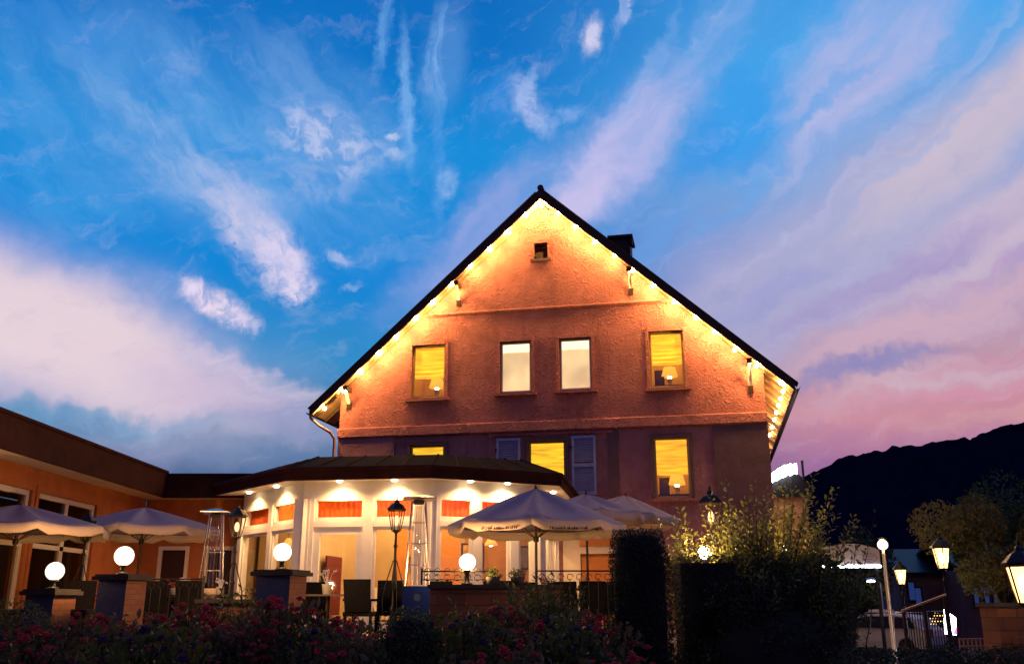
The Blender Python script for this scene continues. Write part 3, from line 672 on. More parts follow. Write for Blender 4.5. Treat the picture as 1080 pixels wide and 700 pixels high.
# wall faces: list of (kind, x0, x1) along each face
LI = []
def pface(k, posts, lights, door_span=None):
    p0, p1 = wp[k], wp[k+1]; Lg = (p1-p0).length; fm = frame_m((p0.x, p0.y, 0), p1-p0)
    def mk(): b = MB(); b.M = fm; return b
    mb = mk(); mb.box(0, Lg, 0, .16, 4.12, EZ+.02); mb.build('header_band', m_white, pav)
    mb = mk(); mb.box(0, Lg, -.03, .14, 3.50, 3.62); mb.build('transom_rail', m_white, pav)
    for i, (x, w) in enumerate(posts):
        mb = mk(); mb.box(x-w/2, x+w/2, -.04 if 0 < i < len(posts)-1 else -.06, .16, 1.3, 4.12); mb.build('post', m_white, pav)
    for (x, w), (x2, w2) in zip(posts, posts[1:]):
        a, b = x+w/2, x2-w2/2
        if b-a < .25: continue
        mb = mk(); f = .05
        for q in ((a, a+f, 3.62, 4.12), (b-f, b, 3.62, 4.12), (a+f, b-f, 3.62, 3.71), (a+f, b-f, 4.07, 4.12)): mb.box(q[0], q[1], .0, .09, q[2], q[3])
        wd = mb.build('transom_window', m_white, pav)
        mb = mk(); mb.box(a+f, b-f, .05, .056, 3.71, 4.07); mb.build('pane', m_glass, wd)
        mb = mk(); n = int((b-a)/.025); yv = lambda i: .14+.018*math.sin(i*1.3)+.012*math.sin(i*.37+k)
        for i in range(n): mb.face([(a+(b-a)*i/n, yv(i), 3.62), (a+(b-a)*(i+1)/n, yv(i+1), 3.62), (a+(b-a)*(i+1)/n, yv(i+1), 4.14), (a+(b-a)*i/n, yv(i), 4.14)])
        mb.build('curtain', m_curt, wd, True)
        isd = bool(door_span) and abs(a-door_span) < .2
        mb = mk(); f = .15 if isd else .06
        for q in ((a, a+f, 1.32, 3.5), (b-f, b, 1.32, 3.5), (a+f, b-f, 1.32, 1.5), (a+f, b-f, 3.5-f*1.1, 3.5)): mb.box(q[0], q[1], .0, .08, q[2], q[3])
        wd = mb.build('glass_door' if isd else 'window', m_white, pav)
        mb = mk(); mb.box(a+f, b-f, .04, .046, 1.5, 3.5-f*1.1); mb.build('pane', m_glass, wd)
    for x in lights:
        p = fm @ Vector((x, -.26, EZ-.03)); mb = MB(); mb.lathe([(.05, 0), (.06, .012), (.06, .02)], (p.x, p.y, EZ-.022), 14); mb.build('downlight', m_bulb, pav)
        lamp('downlight_light', (p.x, p.y, EZ-.05), 150, (1, .56, .22), .05, pav, spot=150)
m_curt = mat('red_curtain', (.50, .10, .02), .8, .5, 9, trans=.5)
LN = [(wp[i+1]-wp[i]).length for i in range(4)]
pface(0, [(.0, .25), (1.72, .20), (LN[0]-.1, .46)], [.9, 2.45])
pface(1, [(.0, .36), (.15, .25), (1.52, .22), (2.82, .5)], [.9, 2.15], door_span=.27)
pface(2, [(.0, .20), (.98, .18), (1.9, .2), (LN[2], .30)], [.72, 1.62])
pface(3, [(.0, .30), (.7, .1), (1.45, .1), (2.2, .1), (2.95, .1), (3.8, .12), (4.6, .12), (LN[3], .2)], [1.2, 3.6])
# inside
mb = MB(); mb.face([v3(p, 4.40) for p in wp]+[(-6.75, 26.9, 4.40)]); mb.build('ceiling', m_cream, pav)
mb = MB(); mb.face([(p.x, p.y, 1.32) for p in wp]+[(-6.75, 26.9, 1.32)]); mb.build('floor', mat('tile_floor', (.25, .16, .09), .4, .2, 5), pav)
def pav_wall(p, q, m, z0=1.33, z1=4.39, name='inner_wall', th=.1):
    p, q = Vector(p), Vector(q); mb = MB(); mb.M = frame_m((p.x, p.y, 0), q-p); mb.box(0, (q-p).length, 0, th, z0, z1); return mb.build(name, m, pav)
m_inor = mat('inner_orange', (.62, .27, .07), .8, .1, 1.5); m_inye = mat('inner_ochre', (.46, .35, .19), .8, .1, 1.5)
pav_wall((-6.7, 26.6), (1.1, 26.6), m_inye)
pav_wall((-6.72, 26.55), (-6.72, 23.85), m_inye)
pav_wall((-2.75, 22.6), (-1.25, 22.6), m_inor)
pav_wall((-6.5, 24.4), (-4.9, 23.6), m_inye)
pav_wall((-4.75, 22.6), (-4.2, 26.4), m_inye)
pav_wall((-1.2, 24.2), (1.0, 24.6), mat('inner_brown', (.40, .2, .06), .8, .2, 1.5))
pav_wall((-1.5, 23.2), (.75, 23.6), m_cream, 1.33, 2.35, 'servery_counter', .4)
mb = MB(); mb.M = frame_m((-4.56, 23.2, 0), (.55, 3.8)); mb.box(0, 1.15, -.06, -.02, 1.6, 3.0)
tag(mb.build('wall_hanging', mat('red_panel', (.11, .010, .012), .7, .3, 14)), 'tall red panel hanging inside the open conservatory doorway', 'panel')
for x, y in ((-3.4, 23.3), (-2.3, 21.5), (-.6, 22.4), (-5.0, 22.4), (-3.0, 25.4), (.1, 25.6)):
    mb = MB(); mb.lathe([(.06, 0), (.07, .015), (.07, .02)], (x, y, 4.37), 14); mb.build('downlight', m_bulb, pav)
    lamp('downlight_light', (x, y, 4.25), 90, (1, .58, .24), .06, pav)
def picture(x, y, z, w, h, ax, label, c):
    t = thing('framed_picture', label, 'picture', (x, y, z), math.atan2(ax[1], ax[0]), 'pictures on the conservatory walls')
    mb = MB(); mb.box(-w, w, -.03, 0, -h, h); mb.build('frame', m_wood, t); mb = MB(); mb.box(-w+.05, w-.05, -.034, -.0305, -h+.05, h-.05); mb.build('canvas', mat('picture_%d' % int(c[0]*100), c, .7, .6, 5), t)
picture(-2.15, 22.59, 2.75, .28, .20, (1, 0), 'small dark framed picture on the orange wall behind the glazed panel', (.30, .12, .05))
picture(-1.0, 24.2, 3.0, .3, .35, (2.2, .4), 'framed picture on the brown wall behind the globe lamp window', (.45, .30, .14))
picture(.2, 24.42, 3.0, .25, .3, (2.2, .4), 'smaller framed picture on the brown wall near the parasol', (.14, .12, .1))
def pendant(x, y, z, label):
    t = thing('pendant_lamp', label, 'lamp', (x, y, 4.39), 0, 'pendant lamps in the conservatory'); mb = MB(); mb.tube([(0, 0, 0), (0, 0, z-4.39+.2)], .008, 6); mb.build('cord', m_iron, t)
    mb = MB(); mb.lathe([(.16, z-4.39), (.15, z-4.39+.04), (.06, z-4.39+.18), (.02, z-4.39+.2)], n=18); mb.build('lamp_shade', mat('pendant_shade', (.5, .2, .06), .5, emit=(1, .45, .1), es=.6), t, True)
    mb = MB(); mb.ball((0, 0, z-4.39+.03), .05, 12, 8); mb.build('bulb', m_bulb, t, True); lamp('pendant_light', (0, 0, z-4.39-.04), 14, (1, .62, .28), .05, t)
pendant(-3.55, 23.6, 3.25, 'pendant lamp hanging behind the conservatory door'); pendant(-.5, 22.6, 3.2, 'pendant lamp over the counter behind the globe lamp window'); pendant(-5.4, 22.9, 3.2, 'pendant lamp behind the angled left conservatory windows')
mb = MB()
for k in range(9): mb.box(-3.9+k*.11, -3.82+k*.11, 26.48, 26.56, 1.45, 2.3)
rad_ = mb.build('radiator', m_white, pav)
mb = MB(); mb.box(-3.2, -2.5, 26.52, 26.58, 1.34, 3.4); mb.build('inner_door', m_cream, pav)
# ------------------------------------------------------------------ left wing and the link
wing = thing('low_wing', 'long single-storey orange wing with deep brown fascia at the left', 'building', (0, 0, 0))
XE, YE = -8.88, 23.95
mb = MB(); mb.box(XE-.05, XE, 2, YE+.05, EZ, EZ+.62); mb.box(XE-.08, XE+.03, 2, YE+.02, EZ+.622, EZ+.68)
mb.build('fascia', m_fascia, wing)
mb = MB(); mb.box(XE-5, XE-.06, 2, 27, EZ+.30, EZ+.60); mb.build('roof', m_lead, wing)
mb = MB(); mb.box(XE-.715, XE-.052, 2, YE, EZ+.02, EZ+.06); mb.build('soffit', m_cream, wing)
XW = XE-.72
mb = MB(); mb.M = frame_m((XW, 2, 0), (0, 1)); lh = [(7.2, 10.3, 1.3, 4.05), (11.2, 13.5, 1.3, 4.05), (14.0, 16.65, 1.3, 4.05), (16.95, 19.65, 1.3, 4.05)]
wallmesh(mb, 0, 22.6, .5, EZ+.28, lh, .25, 0); mb.build('wall', m_orwall, wing)
for a, b, c, d in lh:
    def mk(): q = MB(); q.M = frame_m((XW, 2, 0), (0, 1)); return q
    mb = mk(); f = .11
    for q in ((a, a+f, c, d), (b-f, b, c, d), ((a+b)/2-.08, (a+b)/2+.08, c, d-f), (a+f, b-f, d-f, d), (a+f, b-f, 2.95, 3.05)): mb.box(q[0]+.003, q[1]-.003, .03, .12, q[2]+.003, q[3]-.003)
    wd = mb.build('window', m_cream, wing)
    mb = mk(); mb.box(a+f, b-f, .07, .075, c+.02, d-f); mb.build('pane', m_glassd, wd)
    mb = mk(); mb.box(a-.12, b+.12, -.03, -.003, d, d+.12); mb.box(a-.12, a-.003, -.031, -.004, c, d); mb.box(b+.003, b+.12, -.03, -.003, c, d); mb.build('surround', m_orwall, wd)
mb = MB(); mb.box(XW-3.2, XW-3.1, 2, 25, .5, 4.4); mb.box(XW-3.2, XW-.3, 2, 25, 1.2, 1.3); mb.build('inner_wall', mat('dim_interior', (.30, .16, .07), .8), wing)
for yy in (12.5, 17.5, 21): lamp('room_light', (XW-1.8, yy, 3.6), 5, (1, .6, .25), .1, wing)
mb = MB(); mb.box(XW-3.2, XW-.26, 2, 25, 4.45, 4.5); mb.box(XW-3.2, XW-.26, 24.9, 25, .5, 4.449); mb.build('inner_ceiling', MATS['dim_interior'], wing)
link = thing('connecting_wing', 'short orange link building between the low wing and the conservatory', 'building', (0, 0, 0))
mb = MB(); mb.box(XE-.02, -6.7, YE, YE+.05, EZ, EZ+.56); mb.box(XE-.02, -6.5, YE-.03, YE+.06, EZ+.562, EZ+.62); mb.build('fascia', m_fascia, link)
mb = MB(); mb.box(XE-.02, -5.2, YE+.06, 27.1, EZ+.3, EZ+.55); mb.build('roof', m_lead, link)
mb = MB(); mb.box(XE-.7, -6.6, YE+.052, YE+.655, EZ+.02, EZ+.06); mb.build('soffit', m_cream, link)
lk = [(-9.15, -8.35, 1.3, 3.3), (-7.95, -7.15, 1.3, 3.3)]
mb = MB(); wallmesh(mb, XW+.003, -6.65, 1.3, EZ+.28, lk, .2, YE+.66); mb.build('wall', m_orwall, link)
for a, b, c, d in lk:
    mb = MB(); f = .10
    for q in ((a, a+f, c, d), (b-f, b, c, d), (a+f, b-f, d-f, d)): mb.box(q[0]+.003, q[1]-.003, YE+.64, YE+.74, q[2]+.003, q[3]-.003)
    dd = mb.build('door_frame', m_cream, link)
    mb = MB(); mb.box(a+f, b-f, YE+.70, YE+.73, c+.01, d-f); mb.build('door', mat('dark_door', (.035, .015, .012), .35), dd)

# ------------------------------------------------------------------ parasols
def parasol(px, py, Y, zrim, rad, ph, label, marks=False, tilt=0):
    top = at(px, py, Y); base = Vector((top.x, Y, 1.3))
    t = thing('parasol', label, 'parasol', base, 0, 'cream garden parasols on the terrace')
    h = top.z-1.3; zr = zrim-1.3; n = 8
    mb = MB(); mb.tube([(0, 0, .06), (0, 0, h-.02)], .026, 10); mb.build('pole', m_wood, t)
    mb = MB(); mb.lathe([(.3, 0), (.3, .05), (.06, .07), (.05, .25), (.03, .26)], n=20); mb.build('base', m_iron, t)
    mb = MB(); mb.lathe([(.02, h-.03), (.035, h), (.01, h+.07)], n=10); mb.build('finial', m_wood, t)
    # canopy: ribs straight, cloth between them sagging inward
    mb = MB(); K, Q = 8, 6; G = []
    def P(a, tt, edge):
        rr_ = rad*tt; s = 1-.10*edge*tt; z = h-(h-zr)*(tt**1.12)-.10*edge*math.sin(tt*math.pi)-.05*edge*tt
        return Vector((rr_*s*math.sin(a), -rr_*s*math.cos(a), z))
    for i in range(n*Q+1):
        a = ph+2*math.pi*i/(n*Q); fr = (i % Q)/Q; edge = 4*fr*(1-fr)
        # chord factor for straight hems
        cf = math.cos(math.pi/n)/math.cos((fr-.5)*2*math.pi/n)
        G.append([mb.vert(Vector((P(a, j/K, 0).x*cf, P(a, j/K, 0).y*cf, P(a, j/K, edge*.8).z))) for j in range(K+1)])
    for p, q in zip(G, G[1:]):
        for j in range(K): mb.f.append([p[j], q[j], q[j+1], p[j+1]]); mb.m.append(0)
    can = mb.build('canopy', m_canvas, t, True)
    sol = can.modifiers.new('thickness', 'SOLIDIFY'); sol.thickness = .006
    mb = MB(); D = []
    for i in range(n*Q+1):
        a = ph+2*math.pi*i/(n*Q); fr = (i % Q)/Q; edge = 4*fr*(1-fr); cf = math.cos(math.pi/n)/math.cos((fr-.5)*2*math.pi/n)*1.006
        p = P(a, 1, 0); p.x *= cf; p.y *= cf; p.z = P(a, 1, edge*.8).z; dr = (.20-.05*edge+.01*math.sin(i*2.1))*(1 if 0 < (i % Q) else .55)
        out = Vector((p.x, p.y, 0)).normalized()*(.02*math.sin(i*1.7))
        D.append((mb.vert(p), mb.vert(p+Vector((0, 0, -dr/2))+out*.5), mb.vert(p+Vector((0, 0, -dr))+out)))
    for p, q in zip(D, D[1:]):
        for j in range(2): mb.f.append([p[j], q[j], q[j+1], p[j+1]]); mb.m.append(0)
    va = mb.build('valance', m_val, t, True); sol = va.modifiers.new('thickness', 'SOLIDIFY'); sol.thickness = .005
    for k in range(n):
        a = ph+2*math.pi*k/n; d = Vector((math.sin(a), -math.cos(a), 0)); mb = MB()
        mb.tube([Vector((0, 0, h-.06)), d*rad*.5+Vector((0, 0, (h+zr)/2-.015)), d*rad+Vector((0, 0, zr-.02))], .011, 6)
        mb.tube([Vector((0, 0, zr-.25)), d*rad*.5+Vector((0, 0, (h+zr)/2-.03))], .008, 6); mb.build('rib', m_wood, t)
    mb = MB(); mb.lathe([(.045, zr-.30), (.05, zr-.27), (.05, zr-.22), (.03, zr-.2)], n=12); mb.build('runner', m_iron, t)
    if marks:                                 # faint line of dark script along two hems
        mb = MB(); rnd = random.Random(3)
        for side in (-1, 0):
            a0, a1 = ph+2*math.pi*side/n, ph+2*math.pi*(side+1)/n; p, q = P(a0, 1, 0), P(a1, 1, 0); out = ((p+q)/2); out.z = 0; out.normalize()
            x = .25
            while x < .78:
                w = rnd.uniform(.008, .02); c = p.lerp(q, x)+out*.035; c2 = p.lerp(q, x+w)+out*.035; hh = rnd.uniform(.02, .045)
                z = c.z-.15-.035*(4*x*(1-x)); c.z = c2.z = z; mb.prism([c, c2, c2+Vector((0, 0, hh)), c+Vector((0, 0, hh))], out*.003); x += w+rnd.choice((.006, .008, .02))
        mb.build('script_trim', mat('dark_thread', (.05, .03, .03), .9), t)
    t.rotation_euler = (0, tilt, 0)
    return t
parasol(565, 515, 17.0, 3.24, 1.60, R(-4), 'large cream parasol in front of the conservatory, nearest to the camera', True)
parasol(618, 521, 19.2, 3.62, 1.22, R(10), 'cream parasol right behind the large one, with a dark knob on its pole')
parasol(648, 522, 21.5, 3.80, 1.25, R(22), 'farthest cream parasol beside the pink house wall, orange lit underneath', tilt=R(5))
parasol(22, 532, 17.0, 3.20, 1.62, R(-7), 'cream parasol at the far left edge of the terrace by the wing windows')
parasol(153, 535, 19.2, 3.33, 1.55, R(5), 'cream parasol between the left wing corner and the link doors')

# ------------------------------------------------------------------ pillars with globe lamps, brick walls
def pillar(px, Y, ztop, w, rot, label, right_brick=True, zb=.5):
    p = at(px, 600, Y); t = thing('brick_pillar', label, 'pillar', (p.x, Y, zb), rot, 'pillars along the terrace front')
    h = w/2; H = ztop-zb
    mb = MB(); mb.mi = 0; mb.box(-h, h, -h, h, 0, H-.09); o = mb.build('shaft', [m_stone, m_brick], t)
    me = o.data
    for f in me.polygons:
        if f.normal.x > .5 or f.normal.y > .5: f.material_index = 1
    mb = MB(); mb.box(-h-.07, h+.07, -h-.07, h+.07, H-.088, H-.03); mb.box(-h-.04, h+.04, -h-.04, h+.04, H-.028, H); mb.build('cap', m_cap, t)
    return p.x
def globe(x, Y, z, r, label, watts, stem=.12):
    t = thing('globe_lamp', label, 'lamp', (x, Y, z), 0, 'white globe lamps on the terrace')
    mb = MB(); mb.lathe([(.09, 0), (.095, .02), (.04, .04), (.035, stem), (.06, stem+.01), (.05, stem+.03)], n=16); mb.build('foot', m_iron, t, True)
    mb = MB(); mb.ball((0, 0, stem+r+.01), r, 24, 16); mb.build('globe', m_globe, t, True)
    lamp('globe_light', (0, 0, stem+r), watts, (1, .54, .20), r*.7, t)
GW = 115
def on_pillar(px, py, Y, r, watts, lab_p, lab_g, w=.5, rot=0.0):
    c = at(px, py, Y); zt = c.z-r-.13; x = pillar(px, Y, zt, w, rot, lab_p); globe(c.x, Y, zt, r, lab_g, watts)
on_pillar(131, 586, 14.9, .15, GW, 'grey rendered pillar with brick side under the second globe lamp from the left', 'white globe lamp between the two left parasols', .5, R(-14))
on_pillar(58, 602, 14.9, .14, GW*.8, 'low brick pillar under the leftmost globe lamp', 'leftmost white globe lamp, lowest of the four', .5, R(-14))
on_pillar(298, 582, 14.8, .14, GW, 'square pillar with wide stone cap in front of the conservatory corner', 'white globe lamp in front of the open conservatory door', .56, R(-14))
# wall between pillars
def low_wall(x0, x1, Y, zt, label, name='brick_wall'):
    a, b = at(x0, 600, Y).x, at(x1, 600, Y).x
    t = thing(name, label, 'wall', ((a+b)/2, Y, .5)); h = (b-a)/2
    mb = MB(); mb.box(-h, h, -.15, .15, 0, zt-.5-.06); mb.build('masonry', m_brickd, t)
    mb = MB(); mb.box(-h-.04, h+.04, -.2, .2, zt-.56, zt-.5); mb.build('coping', m_cap, t); return t
low_wall(455, 590, 15.2, 2.17, 'low brick wall with dark coping below the front parasol')
low_wall(215, 268, 15.6, 1.95, 'short low brick wall left of the square pillar')
low_wall(-20, 100, 15.2, 1.80, 'low brick wall at the far left under the parasol')
c = at(493, 592, 15.3); globe(c.x, 15.25, 2.17, .135, 'white globe lamp standing on the low brick wall', GW, stem=c.z-.145-2.18)
lamps_terr = []
# ------------------------------------------------------------------ street lanterns (tapered glass lantern on iron post)
def lantern_head(t, z, s, lit):
    mb = MB(); mb.lathe([(.05*s, 0), (.085*s, .02*s), (.085*s, .04*s), (.03*s, -.0)], (0, 0, z-.03*s), 6); mb.build('lantern_base', m_bronze, t)
    mb = MB(); n = 6
    for k in range(n):
        a = 2*math.pi*k/n+.3; mb.tube([(.085*s*math.cos(a), .085*s*math.sin(a), z), (.155*s*math.cos(a), .155*s*math.sin(a), z+.36*s)], .010*s, 5)
    mb.lathe([(.16*s, z+.36*s), (.175*s, z+.38*s), (.17*s, z+.39*s)], n=6, ph=.3); mb.build('lantern_frame', m_bronze, t)
    mb = MB(); mb.lathe([(.19*s, z+.39*s), (.19*s, z+.40*s), (.10*s, z+.49*s), (.05*s, z+.52*s), (.045*s, z+.55*s), (.012*s, z+.58*s), (.02*s, z+.60*s), (.004*s, z+.64*s)], n=6, ph=.3); mb.build('lantern_roof', m_iron, t)
    mb = MB(); mb.lathe([(.08*s, z+.01*s), (.148*s, z+.355*s)], n=6, ph=.3); mb.build('lantern_glass', m_lant if lit > 1 else m_glass, t)
    if lit:
        mb = MB(); mb.ball((0, 0, z+.19*s), .045*s, 12, 8, 2.0); mb.build('bulb', m_bulb if lit > 1 else mat('dim_bulb', (.8, .7, .5), .4, emit=(1, .6, .25), es=1.6), t, True)
def post_lamp(px, py_top, Y, zb, s, lit, label, watts=0, scroll=True, grp='lanterns on iron posts'):
    top = at(px, py_top, Y); t = thing('post_lantern', label, 'lamp', (top.x, Y, zb), 0, grp); H = top.z-zb; zh = H-.64*s
    mb = MB(); mb.lathe([(.11, 0), (.12, .04), (.07, .10), (.055, .45), (.075, .50), (.04, .56), (.032, .9), (.045, .93), (.028, .97), (.022, zh-.3), (.04, zh-.26), (.022, zh-.22), (.02, zh-.05), (.05*s, zh-.03)], n=12); mb.build('post', m_iron, t, True)
    if scroll:
        for k in range(4):
            a = k*math.pi/2+.4; mb = MB(); pts = []
            for i in range(15):
                u = i/14; r = .03+.16*math.sin(u*math.pi*.62)**1.2; pts.append((r*math.cos(a), r*math.sin(a), 1.28-.85*u))
            c0 = pts[-1]
            for i in range(1, 10): ang = i*.62; pts.append((c0[0]-.05*math.cos(a)*(1-math.cos(ang)), c0[1]-.05*math.sin(a)*(1-math.cos(ang)), c0[2]-.05*math.sin(ang)*(1-i*.06)))
            mb.tube(pts, .010, 5); mb.build('scroll', m_iron, t)
    lantern_head(t, zh, s, lit)
    if watts: lamp('lantern_light', (0, 0, zh+.18*s), watts, (1, .58, .2), .06, t)
    return t
post_lamp(419, 523, 16.0, 1.3, .9, 1, 'dark bronze lantern on scrolled post left of the nearer patio heater', 1.2)
post_lamp(252, 530, 17.0, 1.3, .95, 1, 'dark bronze lantern on post beside the farther patio heater', 1.2)
post_lamp(94, 537, 18.0, 1.3, .9, 0, 'unlit black lantern between the two left parasols')
post_lamp(748, 512, 13.6, .85, 1.0, 1, 'dark lantern rising out of the leafy shrub in front of the house', .6)
# right-hand lanterns
post_lamp(990, 562, 22.0, .02, 1.25, 2, 'glowing lantern on tall dark post in the middle of the car park edge', 45, False, 'glowing lanterns by the car park')
post_lamp(1073, 568, 12.5, .02, 1.28, 2, 'large glowing lantern cut by the right edge of the picture', 2, False, 'glowing lanterns by the car park')
post_lamp(948, 589, 26.0, .02, 1.05, 2, 'small glowing lantern right of the grey pole lamp', 7, False, 'glowing lanterns by the car park')
c = at(931, 575, 24); t = thing('pole_lamp', 'round bright lamp on a grey metal pole beside the parked car', 'lamp', (c.x+.0, 24, .02))
mb = MB(); mb.lathe([(.08, 0), (.08, .3), (.055, .32), (.042, c.z-.25), (.03, c.z-.14)], n=14); mb.build('pole', mat('galvanised', (.4, .36, .3), .35, metal=.6), t, True)
mb = MB(); mb.ball((0, 0, c.z), .13, 20, 12); mb.build('globe', m_globe, t, True)
mb = MB(); mb.lathe([(.06, c.z+.13), (.13, c.z+.15), (.02, c.z+.19)], n=16); mb.build('cap', m_iron, t, True); lamp('pole_light', (0, 0, c.z-.02), 60, WARM, .1, t)
c = at(920, 611, 37.5); t = thing('street_lamp', 'small pale street lamp with a short arm left of the grey pole lamp', 'lamp', (c.x+.30, 37.5, 0))
mb = MB(); mb.tube([(0, 0, 0), (0, 0, c.z-.15), (-.06, 0, c.z-.0), (-.25, 0, c.z+.04)], [.05, .035, .03, .03], 8); mb.build('pole', m_steel, t, True)
mb = MB(); mb.lathe([(.06, -.04), (.20, .0), (.19, .04), (.06, .09)], (-.36, 0, c.z), 16); mb.build('head', m_steel, t, True)
mb = MB(); mb.lathe([(.13, -.09), (.16, -.045)], (-.36, 0, c.z), 16); mb.build('lens', m_white_led, t); lamp('street_light', (-.36, 0, c.z-.2), 30, (1, .75, .5), .1, t)

# ------------------------------------------------------------------ patio heaters
def heater(px, py, Y, label, blue=False):
    top = at(px, py, Y); t = thing('patio_heater', label, 'patio heater', (top.x, Y, 1.3), R(8), 'pyramid patio heaters'); H = top.z-1.3
    mb = MB(); mb.box(-.23, .23, -.23, .23, .04, .86); mb.build('base_box', mat('blue_panel', (.0008, .0075, .075), .6, .1, 6, spec=.1) if blue else mat('steel_panel', (.45, .33, .22), .4, .2, 9, metal=.4), t)
    mb = MB()
    if blue:
        mb.lathe([(.055, 0), (.06, .003), (.06, .006)], n=20); o = mb.build('round_emblem', mat('emblem_pale', (.008, .018, .08), .6), t); o.rotation_euler = (math.pi/2, 0, 0); o.location = (0, -.23, .68)
    else:
        rnd = random.Random(5)
        for k in range(14):
            x, z, s = rnd.uniform(-.17, .17), rnd.uniform(.15, .78), rnd.uniform(.03, .06); mb.tube([(x+s*math.cos(q*.7)*(1-q*.08), -.236, z+s*math.sin(q*.7)*(1-q*.08)) for q in range(10)], .006, 4)
        mb.build('scroll_relief', m_bronze, t)
    for sx in (-1, 1):
        for sy in (-1, 1): mb = MB(); mb.tube([(sx*.25, sy*.25, 0), (sx*.115, sy*.115, H-.12)], .014, 6); mb.build('leg', m_steel, t)
    mb = MB(); mb.lathe([(.055, .88), (.055, H-.2)], n=20); mb.build('glass_tube', glassmat('tube_glass', .12, (.95, .9, .85)), t, True)
    for z in (1.2, 1.55, 1.9):
        s = .25-(.135)*(z/(H-.12)); mb = MB()
        for a, b in (((-s, -s), (s, -s)), ((s, -s), (s, s)), ((s, s), (-s, s)), ((-s, s), (-s, -s))): mb.tube([(a[0], a[1], z), (b[0], b[1], z)], .005, 5)
        mb.build('guard_wire', m_steel, t)
    mb = MB()
    for k in range(-3, 4):
        s0, s1 = .21, .10; mb.tube([(s0*k/3, -s0, .88), (s1*k/3, -s1, H-.2)], .0035, 4); mb.tube([(s0, s0*k/3, .88), (s1, s1*k/3, H-.2)], .0035, 4)
    mb.build('guard_grille', m_steel, t)
    mb = MB(); mb.lathe([(.12, H-.17), (.14, H-.12), (.10, H-.1)], n=4, ph=math.pi/4); mb.build('burner', m_iron, t)
    mb = MB(); mb.lathe([(.38, H-.09), (.385, H-.075), (.15, H-.02), (.02, H)], n=4, ph=math.pi/4); mb.build('hood', m_steel, t)
heater(442, 521, 16.0, 'pyramid patio heater with blue box base near the conservatory', True)
heater(229, 536, 18.6, 'steel pyramid patio heater farther away on the left of the terrace')

# ------------------------------------------------------------------ railings
def railing(x0, x1, Y, z0, z1, label):
    a, b = at(x0, 600, Y).x, at(x1, 600, Y).x; t = thing('iron_railing', label, 'railing', (a, Y, z0), 0, 'wrought iron terrace railings'); Lr = b-a
    mb = MB(); mb.tube([(0, 0, z1-z0), (Lr, 0, z1-z0)], .014, 6); mb.build('top_rail', m_iron, t)
    mb = MB(); mb.tube([(0, 0, .08), (Lr, 0, .08)], .01, 6); mb.build('bottom_rail', m_iron, t)
    n = max(1, round(Lr/1.1))
    for k in range(n+1): mb = MB(); mb.box(Lr*k/n-.015, Lr*k/n+.015, -.015, .015, 0, z1-z0+.05); mb.build('post', m_iron, t)
    mb = MB(); h = z1-z0; k = .09
    while k < Lr-.05:
        pts = [(k+.055*math.cos(q)*(1-q*.04), 0, h-.10+.055*math.sin(q)*(1-q*.04)) for q in [i*.5 for i in range(12)]]
        mb.tube(pts, .006, 4); mb.tube([(k, 0, .08), (k, 0, h-.15)], .006, 4); mb.tube([(k+.055*math.cos(q), 0, .2+.055*math.sin(q)) for q in [i*.6 for i in range(9)]], .005, 4); k += .16
    mb.build('scrollwork', m_iron, t)
railing(445, 522, 15.3, 2.17, 2.38, 'low iron railing on the brick wall behind the globe lamp')
railing(566, 650, 16.4, 1.3, 2.42, 'scrolled iron railing right of the front parasol pole')
railing(146, 216, 16.2, 1.3, 2.28, 'scrolled iron railing between the left pillar and the farther patio heater')

# ------------------------------------------------------------------ terrace furniture
def chair(x, y, rz, label):
    t = thing('wicker_chair', label, 'chair', (x, y, 1.3), rz, 'dark wicker chairs on the terrace')
    mb = MB(); mb.box(-.25, .25, -.25, .25, .38, .45); mb.build('seat', m_wicker, t)
    mb = MB(); pts = []
    for i in range(9):
        a = R(-50+100*i/8); mb2 = (.27*math.sin(a)*1.05, .25+.07*math.cos(a)-.07)
        pts.append(mb2)
    for p, q in zip(pts, pts[1:]): mb.prism([(p[0], p[1], .45), (q[0], q[1], .45), (q[0]*1.08, q[1]+.09, .97), (p[0]*1.08, p[1]+.09, .97)], (0, .03, 0))
    mb.build('backrest', m_wicker, t)
    for s in (-1, 1):
        mb = MB(); mb.box(s*.25-.03, s*.25+.03, -.24, .2, .62, .66); mb.box(s*.25-.025, s*.25+.025, -.24, -.19, .45, .62); mb.build('armrest', m_wicker, t)
        for q in (-1, 1): mb = MB(); mb.box(s*.22-.02, s*.22+.02, q*.21-.02, q*.21+.02, 0, .38); mb.build('leg', m_wicker, t)
def table(x, y, label, r=.4):
    t = thing('bistro_table', label, 'table', (x, y, 1.3), 0, 'small square tables on the terrace')
    mb = MB(); mb.box(-r, r, -r, r, .71, .74); mb.build('tabletop', m_tabtop, t)
    mb = MB(); mb.tube([(0, 0, .03), (0, 0, .71)], .03, 10); mb.build('pedestal', m_iron, t)
    mb = MB(); mb.box(-.25, .25, -.03, .03, 0, .03); mb.box(-.03, .03, -.25, .25, .001, .028); mb.build('foot', m_iron, t)
def X(px, Y): return at(px, 620, Y).x
chair(X(383, 16.2), 16.2, R(170), 'dark wicker chair with high back in front of the open conservatory door')
chair(X(408, 17.0), 17.0, R(200), 'dark wicker chair half hidden left of the blue heater base')
table(X(347, 17.2), 17.2, 'small table holding a white flower pot by the conservatory door', .36)
table(X(236, 17.6), 17.5, 'small table below the farther patio heater', .36)
table(X(190, 18.2), 18.2, 'small table under the parasol beside the link doors', .4)
chair(X(205, 17.3), 17.3, R(180), 'dark wicker chair facing the table near the link doors')
chair(X(622, 17.6), 17.6, R(185), 'dark wicker chair behind the railing under the right parasol')
chair(X(604, 17.9), 17.9, R(150), 'dark wicker chair turned sideways beside the parasol pole')
